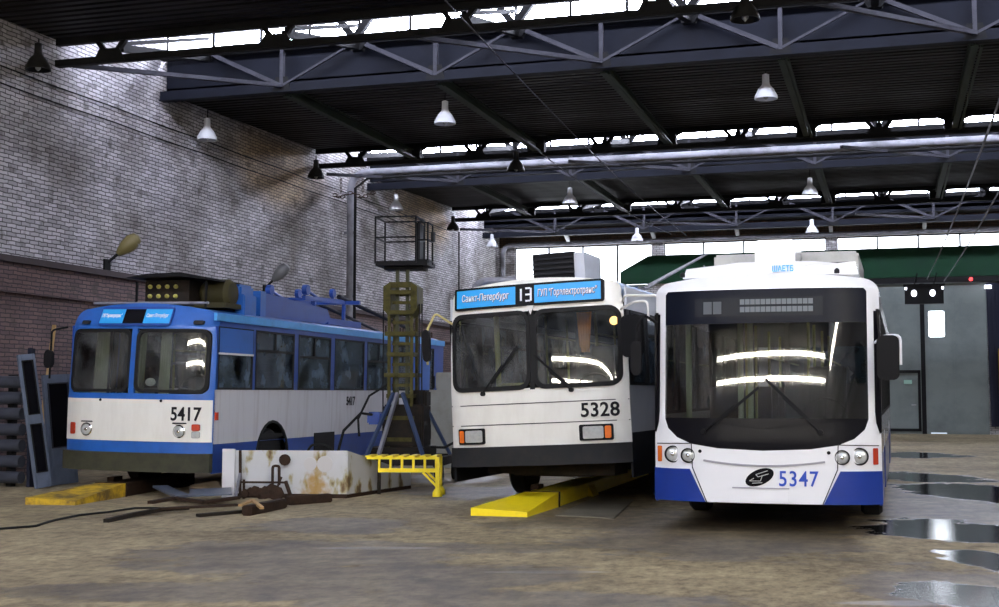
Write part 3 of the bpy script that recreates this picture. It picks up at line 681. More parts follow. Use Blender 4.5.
# ------------------------------------------------------------------ trolleybuses
def wheel(parent, x, y, side, r=.48, lab=None):
    t = B(); s = side
    lathe(t, [(.26,-.13),(r-.04,-.13),(r,-.09),(r,.09),(r-.04,.13),(.26,.13)], (x,y,r+.01), 'x', 28)
    w = obj('wheel', t, M['rubber'], parent)
    bm = B(); lathe(bm, [(.255,s*.10),(.25,s*.06),(.14,s*.03),(.12,s*.14),(.05,s*.15)], (x,y,r+.01), 'x', 20); obj('wheel_hub', bm, M['rust'], w)
def arch(y, r, zc, n=10, z0=None):
    """notch points of a wheel arch, from front to rear at sill height z0"""
    a0 = math.asin(max(-1,min(1,(z0-zc)/r))); out = []
    for i in range(n+1):
        a = PI - a0 - (PI-2*a0)*i/n; out.append((y+r*math.cos(a), zc+r*math.sin(a)))
    return out
def bus_shell(root, R, S):
    """S: dict of sizes; builds roof, sides, rear, windows, floor, wheels. R is the body's lean."""
    Wd, Ln, F = S['w'], S['L'], S['F']
    prof = S['prof']       # roof profile, left to right (x,z)
    bm = B(); th = .05
    a = [bm.verts.new((x, F(x,z)+.02, z)) for x, z in prof]; b = [bm.verts.new((x, Ln, z)) for x, z in prof]
    a2 = [bm.verts.new((x*.96, F(x,z)+.02, z-th)) for x, z in prof]; b2 = [bm.verts.new((x*.96, Ln, z-th)) for x, z in prof]
    n = len(prof)
    for i in range(n-1):
        bm.faces.new((a[i],b[i],b[i+1],a[i+1])); bm.faces.new((a2[i],a2[i+1],b2[i+1],b2[i]))
    obj('roof', bm, S['roof'], root, R)
    for s in (-1, 1):
        for (z0, z1, m, nm) in S['bands']:
            bm = B(); y0 = F(Wd, z0); y1 = F(Wd, z1)
            if z1 <= 1.2 or z0 < .99:
                poly = [(y0, z0)]
                for wy in S['axles']:
                    ar = .60; zc = .50
                    if z0 < zc+ar:
                        zz = z0; pts = arch(wy, ar, zc, 12, zz); pts = [(y, min(z, z1-.005)) for y, z in pts]; poly += pts
                poly += [(Ln, z0), (Ln, z1), (y1, z1)]
            else: poly = [(y0,z0),(Ln,z0),(Ln,z1),(y1,z1)]
            prism(bm, poly, 'x', s*(Wd-.03), s*Wd); obj(nm, bm, m, root, R)
        # pillars
        wins = S['wins'] if s == 1 else S.get('wins_far', S['wins'])
        z0, z1 = S['wz']; edges = [F(Wd,(z0+z1)/2)]
        for w in wins: edges += [w[0], w[1]]
        edges.append(Ln)
        for p, q in zip(edges[::2], edges[1::2]):
            if q-p < .01: continue
            bm = B(); box(bm, s*(Wd-.035) if s>0 else -Wd, s*Wd if s>0 else -(Wd-.035), p, q, z0, z1); obj('window_pillar', bm, S['pillar'], root, R)
        for w in wins:
            X0, X1 = sorted((s*(Wd-.03), s*(Wd+.008)))
            bm = B(); f = .035
            for (p,q,c,d) in ((w[0],w[0]+f,z0,z1),(w[1]-f,w[1],z0,z1),(w[0]+f,w[1]-f,z0,z0+f),(w[0]+f,w[1]-f,z1-f,z1)): box(bm, X0, X1, p, q, c, d)
            if len(w) > 2: 
                box(bm, X0, X1, w[0]+f, w[1]-f, w[2]-.02, w[2]+.02); m_ = (w[0]+w[1])/2; box(bm, X0, X1, m_-.015, m_+.015, w[2], z1-f)
            fr = obj('side_window', bm, S['winframe'], root, R)
            bm = B(); box(bm, s*(Wd-.018)-.003, s*(Wd-.018)+.003, w[0]+f*.5, w[1]-f*.5, z0+f*.5, z1-f*.5); obj('window_glass', bm, M['glass_side'], fr, R)
    # rear
    bm = B(); zt = min(p[1] for p in prof); box(bm, -Wd, Wd, Ln-.03, Ln, S['bands'][0][0], 1.5); box(bm, -Wd, Wd, Ln-.03, Ln, 2.5, zt)
    prism(bm, prof, 'y', Ln-.03, Ln)
    box(bm, -Wd, -Wd+.25, Ln-.03, Ln, 1.5, 2.5); box(bm, Wd-.25, Wd, Ln-.03, Ln, 1.5, 2.5); obj('rear_panel', bm, S['rear'], root, R)
    bm = B(); box(bm, -Wd+.25, Wd-.25, Ln-.02, Ln-.01, 1.5, 2.5); obj('rear_window', bm, M['glass_side'], root, R)
    # floor, chassis
    fz = S.get('fz', .85)
    bm = B(); box(bm, -Wd+.04, Wd-.04, .35, Ln-.05, fz-.06, fz); obj('cabin_floor', bm, M['interior'], root, R)
    bm = B(); box(bm, -.55, .55, .6, Ln-.3, .42, fz-.1); box(bm, -.9, .9, .5, 1.2, .45, fz-.1); box(bm, -Wd+.1, Wd-.1, 4.2, 6.5, .40, fz-.1)
    for wy in S['axles']: tube(bm, [(-.85,wy,.5),(.85,wy,.5)], .09, 10)
    obj('chassis', bm, M['chassis'], root)
    for wy in S['axles']:
        for s in (-1, 1): wheel(root, s*(Wd-.17), wy, s)
    bm = B(); box(bm, -Wd+.06, Wd-.06, .5, Ln-.06, zt-.10, zt-.06); obj('ceiling_lining', bm, M['interior'], root, R)
    # seats and rails
    k = 0
    for y in [3.3+1.05*i for i in range(int((Ln-5)/1.05))]:
        for s in (-1, 1):
            bm = B(); x0, x1 = sorted((s*.25, s*1.1)); box(bm, x0, x1, y, y+.42, fz+.32, fz+.42); box(bm, x0, x1, y+.40, y+.48, fz+.38, fz+.92); box(bm, x0+.1, x1-.1, y+.1, y+.35, fz, fz+.33)
            obj('passenger_seat', bm, M['seat'], root, R)
    for y in (1.9, 3.0, 4.8, 6.6):
        for s in (-1, 1):
            bm = B(); tube(bm, [(s*.38, y, fz),(s*.38, y, zt-.1)], .018, 8); obj('grab_pole', bm, S.get('railmat', M['pole_yellow']), root, R)
    for s in (-1, 1):
        bm = B(); tube(bm, [(s*.38, 1.9, fz+1.35),(s*.38, Ln-1, fz+1.35)], .015, 8); obj('grab_rail', bm, S.get('railmat', M['pole_yellow']), root, R)
    # driver place on the image-right side
    bm = B(); box(bm, -1.1, 1.1, S['dash'], S['dash']+.35, fz, S['wz'][0]-.12); prism(bm, [(S['dash'],S['wz'][0]-.14),(S['dash']+.35,S['wz'][0]-.05),(S['dash']+.35,S['wz'][0]-.14)], 'x', .1, 1.1); obj('dashboard', bm, M['black'], root, R)
    bm = B(); c = Vector((.62, S['dash']+.52, S['wz'][0]-.02)); n = 24; pts = []
    for i in range(n+1):
        a_ = 2*PI*i/n; pts.append(c + Vector((.25*math.cos(a_), .12*math.sin(a_), .21*math.sin(a_))))
    tube(bm, pts, .016, 6, False); bar(bm, c-Vector((.24,0,0)), c+Vector((.24,0,0)), .03, .02); tube(bm, [c, c+Vector((0,-.2,-.3))], .03, 8); obj('steering_wheel', bm, M['rubber'], root, R)
    bm = B(); box(bm, .38, .86, 1.15, 1.6, fz+.35, fz+.48); box(bm, .40, .84, 1.52, 1.65, fz+.45, fz+1.15); box(bm, .52,.72,1.2,1.5, fz, fz+.36); obj('driver_seat', bm, M['rubber'], root, R, bev=.02)
    bm = B(); box(bm, .1, 1.2, 1.78, 1.81, fz, fz+.95); box(bm, .1, .16, 1.78, 1.81, fz+.9, zt-.1); obj('driver_partition', bm, M['interior'], root, R)
def roofprof(w, zs, zc, r=.28, k=6):
    """left to right roof outline with rounded shoulders"""
    out = []
    for i in range(k+1):
        a = PI - (PI/2)*i/k; out.append((-w+r+r*math.cos(a), zs+(r*.75)*math.sin(a)))
    top = out[-1][1]
    mid_ = [(-w+r+(2*w-2*r)*t, top+(zc-top)*(1-(2*t-1)**2)) for t in [j/8 for j in range(1,8)]]
    return out + mid_ + [(-x, z) for x, z in out[::-1]]
def mirror(root, R, pts, c, sx, sz, lab, armm, rot=0):
    bm = B(); tube(bm, bend(pts, .06, 3), .016, 8); arm = obj('mirror_arm', bm, armm, root, R)
    bm = B(); prism(bm, rrect(-sx,sx,-sz,sz,.06), 'y', -.035, .035); bmesh.ops.bevel(bm, geom=bm.edges[:], offset=.01, segments=2, affect='EDGES', clamp_overlap=True)
    obj(lab, bm, M['black'], root, R @ Matrix.Translation(Vector(c)) @ Matrix.Rotation(rot, 4, 'Z'))
def wiper(root, R, F, a, b, off=-.05):
    """a: pivot (x,z), b: blade centre (x,z)"""
    bm = B(); P = lambda q, o: Vector((q[0], F(*q)+o, q[1]))
    bar(bm, P(a,off), P(b,off), .022, .016); lathe(bm, [(.03,-.03),(.03,.04)], P(a,off+.02), 'y', 10)
    d = Vector((b[0]-a[0], 0, b[1]-a[1])).normalized(); s0 = (b[0]-d.x*.32, b[1]-d.z*.32); s1 = (b[0]+d.x*.30, b[1]+d.z*.30)
    bar(bm, P(s0,off+.01)+Vector((.03,0,0)), P(s1,off+.01)+Vector((.03,0,0)), .014, .03)
    obj('wiper', bm, M['black'], root, R)
def lampround(root, R, F, x, z, r, name='headlight', bez=None, dep=.05):
    y = F(x, z)
    bm = B(); lathe(bm, [(r*1.18,.03),(r*1.18,-.012),(r*1.02,-.025),(r*1.0,.0)], (x,y,z), 'y', 24); h = obj(name, bm, bez or M['chrome'], root, R)
    bm = B(); lathe(bm, [(r*.98,0),(r*.9,-.014),(r*.6,-.026),(r*.1,-.03)], (x,y,z), 'y', 24); obj('lens', bm, M['lens'], h, R)
    bm = B(); lathe(bm, [(r*.30,-.028),(r*.24,-.036),(.01,-.04)], (x,y,z), 'y', 16); obj('bulb', bm, M['chrome'], h, R)
def pane(root, R, F, poly_o, poly_i, gm, glassm, off=-.01, nm='windscreen'):
    bm = B(); ringsheet(bm, poly_o, poly_i, F, .04, off-.008, k=2, step=.08); g = obj(nm+'_gasket', bm, gm, root, R)
    bm = B(); px_ = [q[0] for q in poly_i]; pz_ = [q[1] for q in poly_i]; gridsheet(bm, min(px_), max(px_), min(pz_), max(pz_), F, .006, off+.012); obj(nm, bm, glassm, root, R)
def sheetobj(name, root, R, F, poly, m, t=.012, off=-.012, step=.08):
    bm = B(); sheet(bm, poly, F, t, off, step=step); return obj(name, bm, m, root, R)
def lettering(name, root, R, F, s, x, z, w, h, m, off, **k):
    bm = text_bm(s, w, h, **k); on_surface(bm, F, x, z, off); return obj(name, bm, m, root, R)
# ===== trolleybus 5417, left
p = W(-5.585, 19.55)
A = thing('trolleybus', 'old blue and white trolleybus 5417 with blue roof, parked by the brick wall at left', 'trolleybus', p, math.radians(16.8-15.4))
RA = Matrix.Rotation(math.radians(.9), 4, 'Y')
def FA(x, z): return .13*(abs(x)/1.25)**2 + .12*(abs(x)/1.25)**9 + max(0, z-1.5)*.07 + max(0,z-2.56)*.45
profA = roofprof(1.25, 2.62, 2.93, .30)
SA = dict(w=1.25, L=11.4, F=FA, prof=profA, roof=M['blue'], bands=[(.36,.80,M['blue_dark'],'side_skirt'),(.80,1.62,M['white_side'],'side_panel'),(2.58,2.66,M['blue_dark'],'cant_rail')],
  wz=(1.62,2.58), wins=[(.34,1.5,2.18),(1.6,3.08,2.25),(3.25,4.68,2.2),(4.87,6.36),(6.52,7.85,2.2),(8.0,9.24,2.2),(10.0,10.7)], pillar=M['blue_dark'], winframe=M['rubber'], rear=M['blue'], axles=[2.3,8.3], fz=.9, dash=.22)
bus_shell(A, RA, SA)
outer = profA[::-1] + [(-1.25, 2.6)] + [(-1.25,.40),(1.25,.40)] + [(1.25,2.6)]
hole = rrect(-1.19,1.19,1.55,2.53,.12)
bm = B(); ringsheet(bm, outer, hole, FA, .04, 0, c=(0,2.0), k=14, step=.06); obj('front_mask', bm, M['blue'], A, RA)
for a, b in ((-1.17,-.06),(.03,1.18)):
    pane(A, RA, FA, rrect(a,b,1.56,2.52,.13), rrect(a+.045,b-.045,1.605,2.475,.10), M['rubber'], M['glass_sheen'])
sheetobj('windscreen_post', A, RA, FA, [(-.06,1.5),(.03,1.5),(.03,2.6),(-.06,2.6)], M['blue'], .05, -.005)
sheetobj('front_panel', A, RA, FA, [(-1.24,.83),(1.24,.83),(1.24,1.46),(-1.24,1.46)], M['white'], .03, -.018)
sheetobj('bumper', A, RA, FA, [(-1.25,.38),(1.25,.38),(1.25,.66),(-1.25,.66)], M['bumper'], .14, -.10)
sb = sheetobj('destination_board', A, RA, FA, rrect(-.68,.57,2.575,2.87,.05,3), M['blue_dark'], .03, -.045)
for (a, b, m) in ((-.655,-.24,'sign_blue'),(-.23,.11,'black_gloss'),(.12,.55,'sign_blue')):
    bm = B(); sheet(bm, [(a,2.61),(b,2.61),(b,2.83),(a,2.83)], FA, .01, -.055); obj('sign_panel', bm, M[m], sb, RA)
bm = text_bm('ГУП "Горэлектротранс"', .36, .075, shear=.2, offset=.01); on_surface(bm, FA, -.45, 2.725, -.062); obj('sign_lettering', bm, M['sign_text'], sb, RA)
bm = text_bm('Санкт-Петербург', .36, .075, shear=.2, offset=.01); on_surface(bm, FA, .335, 2.725, -.062); obj('sign_lettering', bm, M['sign_text'], sb, RA)
lettering('fleet_number', A, RA, FA, '5417', .89, 1.25, .45, .21, M['text_black'], -.024, offset=.02, space=1.05)
for x in (-.77, .80): 
    lampround(A, RA, lambda x_,z_: FA(x_,z_)-.02, x, .99, .085)
    sheetobj('headlight_trim', A, RA, FA, [(x-.11,1.10),(x+.11,1.10),(x+.10,1.12),(x-.10,1.12)], M['dark_grey'], .03, -.03)
sheetobj('turn_signal', A, RA, FA, rrect(-1.10,-1.00,.91,1.09,.02,2), M['red'], .04, -.04)
sheetobj('turn_signal', A, RA, FA, rrect(.99,1.10,1.0,1.10,.02,2), M['red'], .04, -.04)
sheetobj('side_lamp', A, RA, FA, rrect(.99,1.10,.89,.99,.02,2), M['lens'], .04, -.04)
for x in (-.92, 1.0): sheetobj('marker_lamp', A, RA, FA, rrect(x-.07,x+.07,2.60,2.66,.02,2), M['dark_grey'], .06, -.06)
for x in (-.53, .50):
    bm = B(); lathe(bm, [(.02,-.03),(.025,0)], (x,FA(x,1.48),1.44), 'y', 8); obj('wiper_stub', bm, M['black'], A, RA)
mirror(A, RA, [(-1.2,.1,2.55),(-1.42,.0,2.50),(-1.42,-.02,1.75)], (-1.44,-.02,2.05), .07, .14, 'side_mirror', M['black'])
bm = B(); box(bm, 1.245,1.262,.36,1.48,2.18,2.56); obj('side_blind', bm, M['blue'], A, RA)
bm = B(); box(bm, 1.245,1.27,.34,1.5,2.155,2.185); obj('blind_trim', bm, M['white'], A, RA)
bm = B(); prism(bm, [(.2,2.66),(11.4,2.66),(11.4,2.78),(.2,2.78)], 'x', 1.235, 1.285); obj('roof_gutter', bm, M['blue_light'], A, RA)
bm = B(); box(bm, 1.25, 1.275, .28, .36, 1.16, 1.28); obj('side_marker', bm, M['red'], A, RA)
bm = text_bm('5417', .42, .17, offset=.02); bm.transform(Matrix.Translation((1.256,5.7,1.42)) @ Matrix.Rotation(PI/2,4,'Z')); obj('fleet_number', bm, M['text_black'], A, RA)
bm = B(); box(bm, 1.235,1.262,9.34,10.4,.9,2.58); obj('rear_side_panel', bm, M['blue'], A, RA)
bm = B(); box(bm, 1.24,1.27,4.0,4.9,.40,.86); obj('side_hatch', bm, M['rubber'], A, RA)
for s in (-1, 1):
    bm = B(); n = 14
    for i in range(n+1): pass
    pts = arch(2.3, .60, .50, 14, .36); tube(bm, [(s*1.25, y, z) for y, z in pts], .025, 6, False); obj('wheel_arch', bm, M['rubber'], A, RA)
for (x, w) in ((-.86,.07),(-.74,.08),(-.45,.22),(-.15,.09),(.30,.07)):   # curtains behind the glass
    bm = B(); n = 8
    for i in range(n):
        xx = x + (w*2)*(i/n-.5); tube(bm, [(xx, .40+.03*(i%2), 1.35),(xx+.01, .46+.03*(i%2), 2.52)], .02, 6)
    obj('cab_curtain', bm, M['curtain'] if x not in (-.45,) else mat('dark_cab_curtain',(.05,.05,.04),.9), A, RA)
bm = B(); tube(bm, bend([(.15,.5,1.6),(.2,.5,1.9),(.4,.5,2.02),(.9,.5,2.02)], .08, 4), .02, 8); obj('cab_rail', bm, M['steel'], A, RA)
bm = B(); lathe(bm, [(.09,.0),(.085,-.01),(.01,-.012)], (.27,FA(.27,1.75)+.05,1.72), 'y', 18)
for v in bm.verts: v.co.z = 1.72+(v.co.z-1.72)*.7
obj('windscreen_sticker', bm, M['sign_text'], A, RA)
# roof equipment of 5417
bm = B()
for x in (-.65,.55):
    for y in (.55, 1.5): bar(bm, (x+.35,y,2.88),(x+.35,y,3.28),.03,.03)
prism(bm, [(-.45,3.34),(-.1,3.40),(.5,3.42),(.95,3.34),(.95,3.31),(.5,3.36),(-.1,3.34)], 'y', .45, 1.6)
ra = obj('resistor_canopy', bm, M['black'], A, RA)
bm = B(); box(bm, -.27,.50,.75,1.4,2.93,3.33); rb = obj('resistor_box', bm, M['chassis'], A, RA)
for i in range(4):
    for j in range(2):
        bm = B(); z = 3.07+j*.15; x = -.18+i*.15; lathe(bm, [(.02,-.05),(.035,-.02),(.035,.0)], (x,.75,z), 'y', 10); obj('insulator', bm, M['pole_yellow'], rb, RA)
bm = B(); tube(bm, [(-1.05,.55,2.95),(.95,.55,2.95)], .022, 8); obj('roof_rail', bm, M['pipe'], A, RA)
bm = B(); box(bm,.25,1.05,.9,1.5,2.90,2.98); lathe(bm, [(.10,-.26),(.18,-.25),(.23,-.18),(.23,.18),(.18,.25),(.1,.26)], (.78,1.2,3.14), 'x', 18); obj('roof_motor', bm, mat('olive_black_motor',(.05,.045,.02),.6,dirt=.5,dscale=6), A, RA)
bm = B()
for i in range(5): tube(bm, bend([(-.05+i*.03,1.0,3.2),(.12+i*.04,1.1,3.05+.03*i),(.3,1.2,3.15)], .05, 3), .012, 5)
obj('cable_bundle', bm, M['pipe'], A, RA)
bm = B(); box(bm,.55,1.0,1.5,2.0,2.78,3.32); obj('blue_equipment_box', bm, M['blue'], A, RA, bev=.04)
bm = B(); box(bm,.95,1.10,1.45,1.9,2.76,3.15); obj('equipment_hatch', bm, M['blue'], A, RA, bev=.02)
bm = B(); prism(bm, [(2.4,2.85),(5.0,2.85),(5.3,2.95),(5.1,3.14),(2.5,3.24)], 'x', .05,.98); obj('roof_cowling', bm, M['blue_dark'], A, RA)
bm = B(); prism(bm, [(2.2,2.80),(2.4,2.80),(2.4,3.26),(2.2,3.26)], 'x', .0,1.02); obj('cowling_end', bm, M['blue'], A, RA)
tb = B(); box(tb, -.6,.8,5.6,7.3,2.88,3.0)
for x in (-.3,.45):
    for y in (5.7,7.2): bar(tb, (x,y,3.0),(x,y,3.42),.06,.06)
    bar(tb, (x,5.2,3.36),(x,7.6,3.42),.07,.09); lathe(tb, [(.10,-.05),(.10,.05)], (x,5.3,3.52), 'x', 12); tube(tb, [(x,5.3,3.52),(x,5.9,3.40)], .03, 8); lathe(tb, [(.09,-.04),(.09,.04)], (x,6.6,3.55), 'x', 10); tube(tb, [(x,6.6,3.4),(x,6.6,3.55)],.03,6)
bar(tb, (-.3,6.1,3.4),(.45,6.1,3.4),.06,.06); bar(tb, (-.3,7.2,3.4),(.8,7.2,3.4),.07,.07)
obj('pole_base', tb, M['blue_dark'], A, RA)
for s in (-1, 1):
    bm = B(); tube(bm, [(s*.38+.08,6.9,3.50),(s*.45,11.9,2.98)], [.05,.03], 8); obj('trolley_pole', bm, M['truss_blue'], A, RA)
bm = B()
for i in range(18): 
    y = 8.2+i*.18; tube(bm, [(1.0,y,2.86),(1.0,y,2.98)], .018, 5)
obj('roof_step_studs', bm, M['rust'], A, RA)
# ===== trolleybus 5328, middle
p = W(.52, 17.1)
Bm = thing('trolleybus', 'white trolleybus 5328 showing route 13 on its blue sign, in the middle', 'trolleybus', p, math.radians(16.8-19.4))
RB = Matrix.Rotation(math.radians(-2.6), 4, 'Y') @ Matrix.Translation((0,0,.10))
def FB(x, z): return .10*(abs(x)/1.25)**2 + .10*(abs(x)/1.25)**10 + max(0, z-1.5)*.072 + max(0, z-2.62)*.05
profB = [(-1.19,2.70)]+roofprof(1.19, 2.78, 2.99, .16)+[(1.19,2.70)]
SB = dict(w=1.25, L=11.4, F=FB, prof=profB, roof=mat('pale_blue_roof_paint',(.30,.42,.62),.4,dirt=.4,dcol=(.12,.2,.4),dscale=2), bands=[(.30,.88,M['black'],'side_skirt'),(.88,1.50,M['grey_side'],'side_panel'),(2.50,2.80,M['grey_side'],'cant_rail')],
  wz=(1.50,2.50), wins=[(.42,1.25),(1.4,2.9,2.2),(3.05,4.5,2.2),(4.65,6.1,2.2),(6.25,7.7,2.2),(7.85,9.3,2.2),(9.45,10.8,2.2)], pillar=M['black'], winframe=M['rubber'], rear=M['white'], axles=[2.7,8.7], fz=.95, dash=.20)
bus_shell(Bm, RB, SB)
outer = profB[::-1] + [(-1.25,2.2),(-1.25,.62),(1.25,.62),(1.25,2.2)]
hole = rrect(-1.19,1.17,1.52,2.55,.14)
bm = B(); ringsheet(bm, outer, hole, FB, .04, 0, c=(0,2.0), k=14, step=.06); obj('front_mask', bm, M['white'], Bm, RB)
for a, b in ((-1.205,-.035),(.005,1.19)):
    pane(Bm, RB, FB, rrect(a,b,1.50,2.565,.16), rrect(a+.055,b-.05,1.56,2.51,.12), M['rubber'], M['glass_sheen'], off=-.012)
sheetobj('windscreen_post', Bm, RB, FB, [(-.05,1.5),(.02,1.5),(.02,2.57),(-.05,2.57)], M['rubber'], .05, -.004)
bp_ = B(); sheet(bp_, [(-.06,2.62),(.04,2.62),(-.01,2.50)], FB, .02, -.04); obj('post_cap', bp_, M['white'], Bm, RB)
sheetobj('bumper', Bm, RB, FB, [(-1.26,.50),(1.26,.50),(1.26,.76),(-1.26,.76)], M['dark_grey'], .20, -.05)
for z in (1.05, 1.32): sheetobj('panel_seam', Bm, RB, FB, [(-1.245,z-.006),(1.245,z-.006),(1.245,z+.006),(-1.245,z+.006)], M['dark_grey'], .006, -.004)
sb = sheetobj('destination_board', Bm, RB, FB, rrect(-1.14,.99,2.62,2.92,.03,3), M['black'], .05, -.035)
for (a, b) in ((-1.10,-.22),(.05,.95)):
    bm = B(); sheet(bm, [(a,2.65),(b,2.65),(b,2.89),(a,2.89)], FB, .01, -.042); obj('sign_panel', bm, M['sign_blue'], sb, RB)
for s, x, w in (('Санкт-Петербург', -.66, .70), ('ГУП "Горэлектротранс"', .50, .80)):
    bm = text_bm(s, w+.01, .135, shear=.12, offset=.035); on_surface(bm, FB, x+.004, 2.766, -.046); obj('sign_lettering', bm, M['text_edge'], sb, RB)
    bm = text_bm(s, w, .125, shear=.12, offset=.0); on_surface(bm, FB, x, 2.77, -.051); obj('sign_lettering', bm, M['sign_text'], sb, RB)
bm = B()     # seven-segment 13
def seg(x0, z0, x1, z1): bar(bm, (x0,FB(x0,z0)-.05,z0),(x1,FB(x1,z1)-.05,z1),.018,.022)
seg(-.135,2.69,-.135,2.85); obj('route_digit', bm, M['sign_text'], sb, RB); bm = B()
for z in (2.685,2.77,2.855): seg(-.07,z,-.005,z)
seg(.005,2.685,.005,2.855); obj('route_digit', bm, M['sign_text'], sb, RB)
lettering('fleet_number', Bm, RB, FB, '5328', .88, 1.20, .50, .19, M['text_black'], -.010, offset=.02, space=1.05)
for x0, x1, s in ((-1.12,-.72,-1),(.60,1.04,1)):
    h = sheetobj('headlight', Bm, RB, FB, rrect(x0,x1,.80,1.01,.02,2), M['black'], .05, -.03)
    a, b = (x0+.11,x1-.03) if s < 0 else (x0+.05,x1-.12); bm = B(); sheet(bm, rrect(a,b,.825,.985,.02,2), FB, .01, -.042); obj('lens', bm, M['lens'], h, RB)
    a, b = (x0+.02,x0+.09) if s < 0 else (x1-.10,x1-.02); bm = B(); sheet(bm, rrect(a,b,.825,.985,.015,2), FB, .01, -.045); obj('turn_lens', bm, M['orange'], h, RB)
wiper(Bm, RB, FB, (-.72,1.47), (-.42,1.85)); wiper(Bm, RB, FB, (.52,1.47), (.22,1.75))
mirror(Bm, RB, [(1.2,.15,2.50),(1.45,-.1,2.56),(1.62,-.1,2.56),(1.62,-.1,2.3)], (1.40,-.12,2.12), .14, .27, 'side_mirror', M['white'], -.2)
bm = B(); tube(bm, bend([(1.22,.2,2.60),(1.3,.0,2.66),(1.75,-.02,2.62),(1.75,-.02,2.36)], .05, 3), .016, 8); obj('mirror_arm', bm, M['white'], Bm, RB)
mirror(Bm, RB, [(-1.18,.15,2.45),(-1.34,-.05,2.60),(-1.48,-.05,2.35),(-1.48,-.05,1.9)], (-1.48,-.06,2.16), .05, .22, 'side_mirror', mat('yellow_lit_arm',(.50,.42,.16),.5))  # yellow light on this mirror arm is put into its paint
bm = B(); n = 9
for i in range(n): tube(bm, [(.50+.022*i,.55+.02*(i%2),2.52),(.52+.014*i,.55+.02*(i%2),1.98 if i%2 else 2.05)], .017, 6)
obj('cab_curtain', bm, M['curtain_orange'], Bm, RB)
bm = B(); lathe(bm, [(.04,-.03),(.06,0),(.03,.03)], (1.0,.55,2.38), 'y', 12); obj('cab_lamp', bm, mat('glowing_cab_lamp',(.9,.5,.2),.4,emit=(1,.5,.15),estr=5), Bm, RB)
bm = B(); tube(bm, [(-.80,.9,1.0),(-.80,.9,2.6)], .04, 8); tube(bm, [(-.80,.9,1.6),(-.3,.9,1.6)], .02, 6); obj('door_pole', bm, M['pole_yellow'], Bm, RB)
bm = B(); box(bm, -.25,.35,1.0,1.5,2.98,3.42); c_ = obj('resistor_housing', bm, M['black'], Bm, RB)
for i in range(5):
    bm = B(); box(bm, -.25,.35,.975,1.0,3.05+i*.07,3.075+i*.07); obj('cooling_fin', bm, M['dark_grey'], c_, RB)
bm = B(); box(bm, .352,.50,1.02,1.9,3.0,3.40); obj('housing_lit_side', bm, M['grey_side'], Bm, RB)  # pale block drawn for the lit right side of the resistor housing
bm = B(); tube(bm, bend([(-.95,.5,2.97),(-.95,.8,3.08),(-.5,1.0,3.08)], .1, 4), .05, 8); obj('roof_hose', bm, M['pipe'], Bm, RB)
bm = B(); box(bm,-.4,.9,5.2,6.4,2.96,3.06)
for x in (.2,.8): bar(bm, (x,5.2,3.1),(x,6.4,3.16),.09,.12); lathe(bm, [(.08,-.06),(.08,.06)], (x,5.25,3.18), 'x', 10)
obj('pole_base', bm, M['blue_dark'], Bm, RB)
bm = B(); tube(bm, [(.5,4.6,3.15),(.55,10.6,4.35)], [.04,.025], 8); obj('trolley_pole', bm, M['pipe'], Bm, RB)
# ===== trolleybus 5347, right
p = W(2.90, 14.28)
Cb = thing('trolleybus', 'newest white trolleybus 5347 with one big dark windscreen and blue bumper corners, at right', 'trolleybus', p, math.radians(16.8-17.3))
I4 = Matrix.Identity(4)
def FC(x, z): return .16*(abs(x)/1.25)**2 + .14*(abs(x)/1.25)**6 + max(0, z-1.0)*.078 + max(0, z-2.72)*.5
profC = [(-1.25,2.55)]+roofprof(1.25, 2.68, 2.90, .20)+[(1.25,2.55)]
SC = dict(w=1.25, L=11.4, F=FC, prof=profC, roof=M['white_clean'], bands=[(.32,.88,M['blue_royal'],'side_skirt'),(.88,1.30,M['white_clean'],'side_panel'),(2.48,2.70,M['white_clean'],'cant_rail')],
  wz=(1.30,2.48), wins=[(.55,1.7),(1.85,3.2),(3.35,4.7),(4.85,6.2),(6.35,7.7),(7.85,9.2),(9.35,10.7)], pillar=M['black'], winframe=M['rubber'], rear=M['white_clean'], axles=[2.7,8.7], fz=.72, dash=.32)
bus_shell(Cb, I4, SC)
outer = profC[::-1] + [(-1.25,1.2),(-1.25,.34),(1.25,.34),(1.25,1.2)]
curve = [(-1.12,1.26),(-1.08,1.15),(-.97,1.05),(-.80,.98),(-.5,.935),(0,.915),(.5,.935),(.80,.98),(.97,1.05),(1.08,1.15),(1.12,1.26)]
scr = curve + [(1.12,2.68),(1.09,2.715),(-1.09,2.715),(-1.12,2.68)]
bm = B(); ringsheet(bm, outer, scr, FC, .04, 0, c=(0,1.8), k=12, step=.06); obj('front_mask', bm, M['white_clean'], Cb, I4)
low = curve + [(1.12,1.28),(-1.12,1.28)]
bm = B(); sheet(bm, curve+[(1.10,1.27),(-1.10,1.27)], FC, .02, .008, c=(0,1.15)); obj('windscreen_lower_mask', bm, M['black_gloss'], Cb, I4)
bm = B(); gridsheet(bm, -1.12, 1.12, 1.26, 2.34, FC, .006, .012, 60, 20); obj('windscreen', bm, M['glass'], Cb, I4)
hb = sheetobj('destination_header', Cb, I4, FC, [(-1.12,2.33),(1.12,2.33),(1.12,2.70),(1.09,2.715),(-1.09,2.715),(-1.12,2.70)], mat('navy_black_header',(.004,.006,.013),.3), .02, .006)
bm = B(); sheet(bm, rrect(-.76,.66,2.41,2.62,.01,2), FC, .006, .0); obj('display_window', bm, mat('dark_display',(.018,.020,.025),.25), hb, I4)
for j in range(2):
    for i in range(14):
        bm = B(); x = -.245+i*.0575; z = 2.455+j*.085; sheet(bm, [(x,z),(x+.05,z),(x+.05,z+.06),(x,z+.06)], FC, .004, -.006, rings=1); obj('led_block', bm, M['led'], hb, I4)
